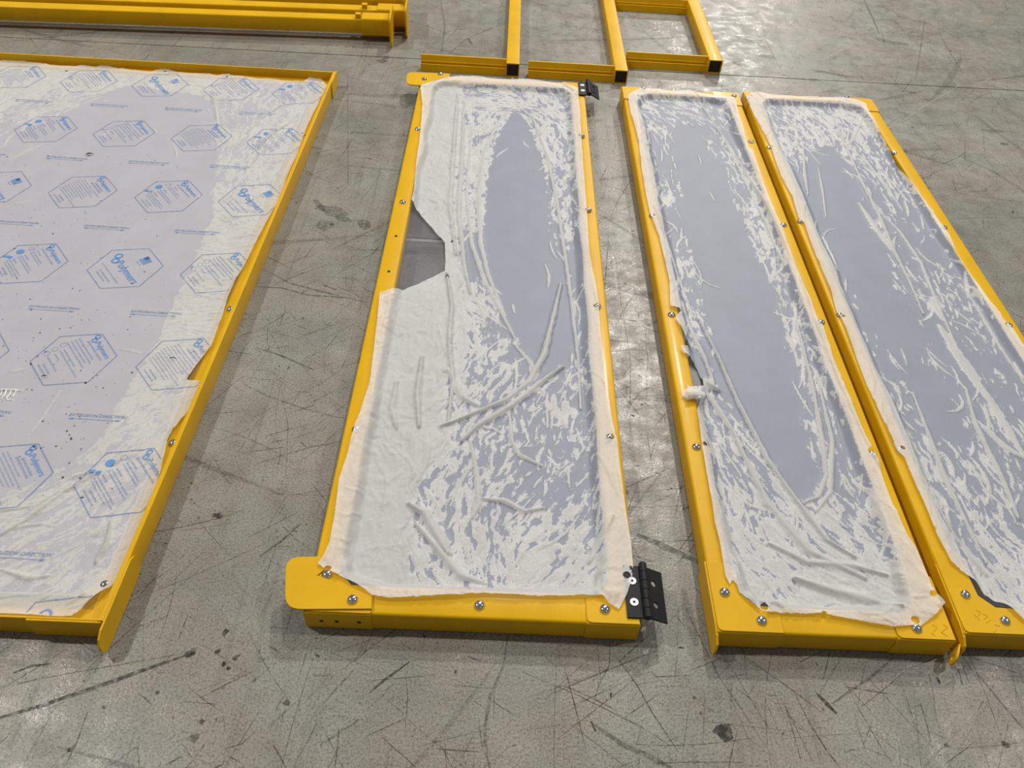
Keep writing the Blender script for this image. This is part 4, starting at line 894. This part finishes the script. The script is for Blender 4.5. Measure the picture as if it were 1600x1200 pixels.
def hexagon(cx, cy, kind, seed):
    r = random.Random(seed)
    out = Ink(); out.line([(R_*math.cos(math.radians(60*i)), R_*math.sin(math.radians(60*i))) for i in range(6)], 0.0023, True)
    logo = Ink(); txt = Ink()
    if kind == 'big':
        logo.ring(-0.066, 0.006, 0.0125, 0.0072); logo.ring(-0.050, -0.010, 0.0125, 0.0072); logo.text('Polymers', 0.034, 0.022, -0.004)
        for i in range(9): logo.poly([(-0.016, 0.046+i*0.0031), (0.016, 0.046+i*0.0031), (0.016, 0.0482+i*0.0031), (-0.016, 0.0482+i*0.0031)])
        logo.poly([(-0.016, 0.060), (-0.001, 0.060), (-0.001, 0.0737), (-0.016, 0.0737)])
        txt.words(-0.013, 0.013, 0.038, 0.005, r)
        txt.words(-0.060, 0.060, -0.044, 0.0045, r); txt.words(-0.035, 0.038, -0.060, 0.0055, r); txt.words(-0.030, 0.026, -0.071, 0.0055, r)
    else:
        logo.ring(-0.047, 0.078, 0.0085, 0.0046); logo.ring(-0.039, 0.066, 0.0085, 0.0046); logo.text('Polymers', 0.0205, 0.010, 0.069)
        txt.words(-0.022, 0.022, -0.067, 0.0062, r); txt.words(-0.030, 0.024, -0.0775, 0.0055, r)
        if kind == 'dense':
            logo2 = [(-.030, .034, .050), (-.040, .036, .0405)]
            for a, b, y in logo2: txt.words(a, b, y, 0.0068, r)
            for i in range(10): y = 0.028-i*0.0088; txt.words(-0.078+abs(y)*0.3, r.uniform(0.02, 0.078), y, 0.0036, r)
        elif kind == 'icons':
            txt.words(-0.050, 0.046, 0.050, 0.0065, r)
            logo.disc(-0.070, -0.004, 0.0115, 16); logo.poly([(-0.074, -0.040), (-0.058, -0.028), (-0.052, -0.034), (-0.054, -0.042), (-0.062, -0.042), (-0.070, -0.052), (-0.078, -0.050)])
            txt.ring(-0.066, 0.026, 0.008, 0.0065); txt.ring(-0.060, 0.032, 0.006, 0.0045, 3)
            for y0, w in ((0.030, .03), (-0.004, .05), (-0.036, .058)):
                txt.words(-0.046, -0.018, y0+0.006, 0.0055, r); txt.words(-0.050, w-0.01, y0-0.004, 0.0045, r); txt.words(-0.050, w, y0-0.012, 0.0045, r)
                if y0 < -.03: txt.words(-0.044, w-.02, y0-0.0195, 0.004, r)
        else:
            txt.words(-0.045, 0.046, 0.052, 0.0065, r)
            for i in range(4): txt.words(-0.070, r.uniform(0.03, 0.07), 0.037-i*0.010, 0.0048, r)
            txt.words(-0.048, 0.03, -0.008, 0.0046, r); txt.words(-0.05, 0.07, -0.018, 0.0046, r)
            for y0 in (-0.004, -0.026, -0.048): txt.ring(-0.068+(-y0)*0.2, y0, 0.0085, 0.007, 14)
            txt.disc(-0.068, -0.048, 0.004, 8); txt.words(-0.044, -0.015, -0.032, 0.005, r); txt.words(-0.046, 0.02, -0.050, 0.0045, r)
    lay_ink('printed_hexagon', out, cx, cy, TH, INK_OUT, film1o)
    lay_ink('printed_logo', logo, cx, cy, TH, INK_LOGO, film1o, label='blue printed logo')
    lay_ink('printed_text', txt, cx, cy, TH, INK_TXT, film1o)
grid = [['icons', 'icons2', 'big', 'icons2', 'dense', 'icons'], ['icons', 'dense', 'icons2', 'icons', 'big', 'dense'], ['big', 'icons', 'dense', 'big', 'icons', 'icons2'],
        ['icons2', 'big', 'icons', 'dense', 'icons2', 'big'], ['dense', 'icons2', 'big', 'icons', 'dense', 'icons'], ['icons', 'dense', 'icons2', 'big', 'icons', 'dense'], ['big', 'icons', 'dense', 'icons2', 'big', 'icons']]
for j in range(7):
    for i in range(6):
        cx = -0.800-0.2745*i-0.004*(j % 2); cy = 3.005-0.3825*j
        if cx < XL+0.12: continue
        hexagon(cx+(0.0 if i else -0.008), cy, grid[j][i], 100+j*10+i)
for j in range(6):
    for i in range(5):
        ink = Ink(); ink.line([(-0.052, 0), (0.052, 0)], 0.0015)
        for s_ in (-1, 1): ink.poly([(s_*0.064, 0), (s_*0.051, 0.0036), (s_*0.051, -0.0036)][::s_])
        ink.text('EXTRUSION DIRECTION', 0.0125, 0.003, 0.0115, 0.35)
        lay_ink('printed_arrow', ink, -0.933-0.275*i-(0.012 if j == 4 else 0.028 if j == 5 else 0), 2.812-0.385*j, math.radians(-1.0), INK_OUT, film1o)

paint = Ink()
def pl(px, py): x, y = at(px, py, zl+.005); return (x, y)
for pts in ([(-12, 610), (12, 609.5), (35, 611)], [(-4, 622), (2, 616), (4, 610)], [(2, 623), (8, 617), (11, 610)], [(9, 624), (15, 618), (19, 611)], [(16, 625), (22, 619), (26, 611)], [(9, 624), (22, 626)]):
    paint.line([pl(*p) for p in pts], 0.0022)
lay_ink('paint_scuff', paint, 0, 0, 0, WHITE, film1o, label='small dry white paint scuff')

# crumbs lying on the large panel
cr = bmesh.new(); rr_ = random.Random(9)
for i in range(330):
    px = rr_.gauss(90, 90); py = rr_.uniform(240, 780)
    if not (-60 < px < 330) or px > 330-(py-240)*0.25: continue
    x, y = at(px, py, 0.03); s = 0.0005+rr_.expovariate(1/0.0004); s = min(s, .0025); z = 0.0290
    q = bmesh.ops.create_icosphere(cr, subdivisions=1, radius=s); a = rr_.uniform(0, 3)
    for v in q['verts']: v.co = Vector((v.co.x*1.5*math.cos(a)-v.co.y*math.sin(a)+x, v.co.x*1.5*math.sin(a)+v.co.y*math.cos(a)+y, v.co.z*0.5+z+s*0.3))
crumbs = part('grit', cr, simple('black_grit', (0.05, 0.045, 0.05), 0.8), None); tag(crumbs, 'scattered black grit lying on the hexagon-printed film', 'dirt', kind='stuff')
def leaf_bit(px, py, L, w, ang, mat, label, name='leaf_fragment'):
    x, y = at(px, py, 0.032); bm = bmesh.new(); n = 7; top = []; bot = []
    for i in range(n):
        t = i/(n-1); hw = w*math.sin(math.pi*min(max(t, .06), .94))*(0.8+0.3*math.sin(5*t)); zz = 0.0312+0.0035*math.sin(math.pi*t)
        for S_, s in ((top, 1), (bot, -1)): S_.append(bm.verts.new((x+(t-.5)*L*math.cos(ang)-s*hw*math.sin(ang), y+(t-.5)*L*math.sin(ang)+s*hw*math.cos(ang), zz+(0.001 if s > 0 else 0))))
    for i in range(n-1): bm.faces.new((top[i], bot[i], bot[i+1], top[i+1]))
    ex = bmesh.ops.extrude_face_region(bm, geom=bm.faces[:]); bmesh.ops.translate(bm, verts=[e for e in ex['geom'] if isinstance(e, bmesh.types.BMVert)], vec=(0, 0, 0.0008))
    bmesh.ops.recalc_face_normals(bm, faces=bm.faces)
    return tag(part(name, bm, mat, None), label, 'debris')
BR = simple('dry_brown', (0.07, 0.05, 0.035), 0.8)
leaf_bit(140, 241, 0.026, 0.0045, 0.35, BR, 'curled dry brown leaf fragment lying on the printed film near its far side')
leaf_bit(69.5, 588, 0.014, 0.0012, 0.25, simple('black_sliver', (0.01, 0.01, 0.01), 0.6), 'thin black sliver lying inside a printed hexagon', 'plastic_sliver')
leaf_bit(270, 560, 0.017, 0.0012, 0.1, BR, 'thin dark splinter on the dense print near the right edge of the large panel', 'splinter')

# ================================================================== posts behind the large panel
def post(name, label, yc0, zc, xe, slope=0.056, stub=(-0.70,), back=False):
    t = thing(name, label, 'post', (xe, yc0, 0), 'yellow square posts lying behind the large panel')
    th = math.atan(slope); d = Vector((math.cos(th), math.sin(th), 0)); n = Vector((-math.sin(th), math.cos(th), 0)); e = Vector((xe, yc0, zc))
    bm = bmesh.new(); sweep(bm, rrect(0.060, 0.060, 0.006), e-d*2.6, e-d*0.125, n, (0, 0, 1)); part('post_tube', bm, YEL, t, True)
    bm = bmesh.new(); sweep(bm, rrect(0.078, 0.076, 0.008), e-d*0.128, e-d*0.004, n, (0, 0, 1)); part('post_sleeve', bm, YEL, t, True)
    # foot plate across the end, rounded, with bolt holes
    out = rounded([(-0.115, -zc+0.001), (0.066, -zc+0.001), (0.066, 0.072), (-0.115, 0.072)], 0.035, [0, 1, 2, 3], 6)
    holes = [circ(-0.095, sz, 0.007, 10) for sz in (-0.025, 0.035)]
    bm = plate(out, -0.004, 0.004, holes, 0.001)
    m = Matrix((( n.x, 0, d.x), (n.y, 0, d.y), (0, 1, 0)))
    bmesh.ops.transform(bm, matrix=m.to_4x4(), verts=bm.verts); bmesh.ops.translate(bm, verts=bm.verts, vec=e+d*0.003)
    bmesh.ops.recalc_face_normals(bm, faces=bm.faces); part('foot_plate', bm, YEL, t)
    bmw = bmesh.new(); sweep(bmw, rrect(0.084, 0.082, 0.012), e-d*0.0045, e-d*0.0008, n, (0, 0, 1)); part('weld_bead', bmw, YEL, t, True)
    for o_ in stub:
        c = e-d*o_; bm = bmesh.new(); sweep(bm, rrect(0.024, 0.024, 0.002, 1), c+Vector((0, 0, 0.028)) - n*0.012, c+Vector((0, 0, 0.050)) - n*0.012, n, d); part('lug', bm, YEL, t)
    return t
post('square_post', 'nearest of the yellow square posts lying behind the large panel', 3.640, 0.062, -0.525, stub=(0.142,))
post('square_post', 'second yellow square post back, its square lug beside a foot plate', 3.755, 0.062, -0.470, stub=(0.185,))
post('square_post', 'farthest yellow square post, mostly cut off by the top of the view', 3.885, 0.062, -0.490, stub=(0.2,))

# ================================================================== end frames beyond the joint
def end_frame(label, x0, x1, ye, bars, xl):
    """open-ended square tube with cross channels welded to its left side"""
    t = thing('bracket_frame', label, 'frame', ((x0+x1)/2, ye, 0), 'yellow tube frames with cross channels')
    part('tube', rail(x0, x1, ye, ye+1.35, 0.0, 0.060, 0.004, hollow=True), YEL, t, True)
    part('tube_shade_core', rail(x0+0.0042, x1-0.0042, ye+0.012, ye+1.3, 0.0042, 0.0558, 0.001, hollow=False), INNER, t)  # solid dark block stands in for the shade in the hollow tube
    for yb in bars:
        pr = [(0.041, 0.0), (0.041, 0.0575), (0.040, 0.0585), (0.034, 0.058), (0.0275, 0.036), (0.0245, 0.034), (0.0245, 0.012), (0.012, 0.012), (0.0115, 0.0290), (0.010, 0.030), (0.0065, 0.030), (0.003, 0.001), (0.004, 0.0)]
        bm = bmesh.new(); sweep(bm, pr, (xl, yb, 0), (x0-0.0003, yb, 0), (0, 1, 0), (0, 0, 1)); part('cross_channel', bm, YEL, t)
    return t
end_frame('left yellow tube frame whose channel lies just beyond the hinged panel', -0.006, 0.050, 3.318, [3.326], -0.366)
end_frame('middle yellow tube frame whose channel end lies by the black hinge', 0.452, 0.508, 3.312, [3.320], 0.087)
end_frame('right yellow tube frame with two cross channels, beside the floor glare', 0.876, 0.936, 3.470, [3.475, 4.135], 0.518)
print('verts', sum(len(o.data.vertices) for o in bpy.data.objects if o.type == 'MESH'))
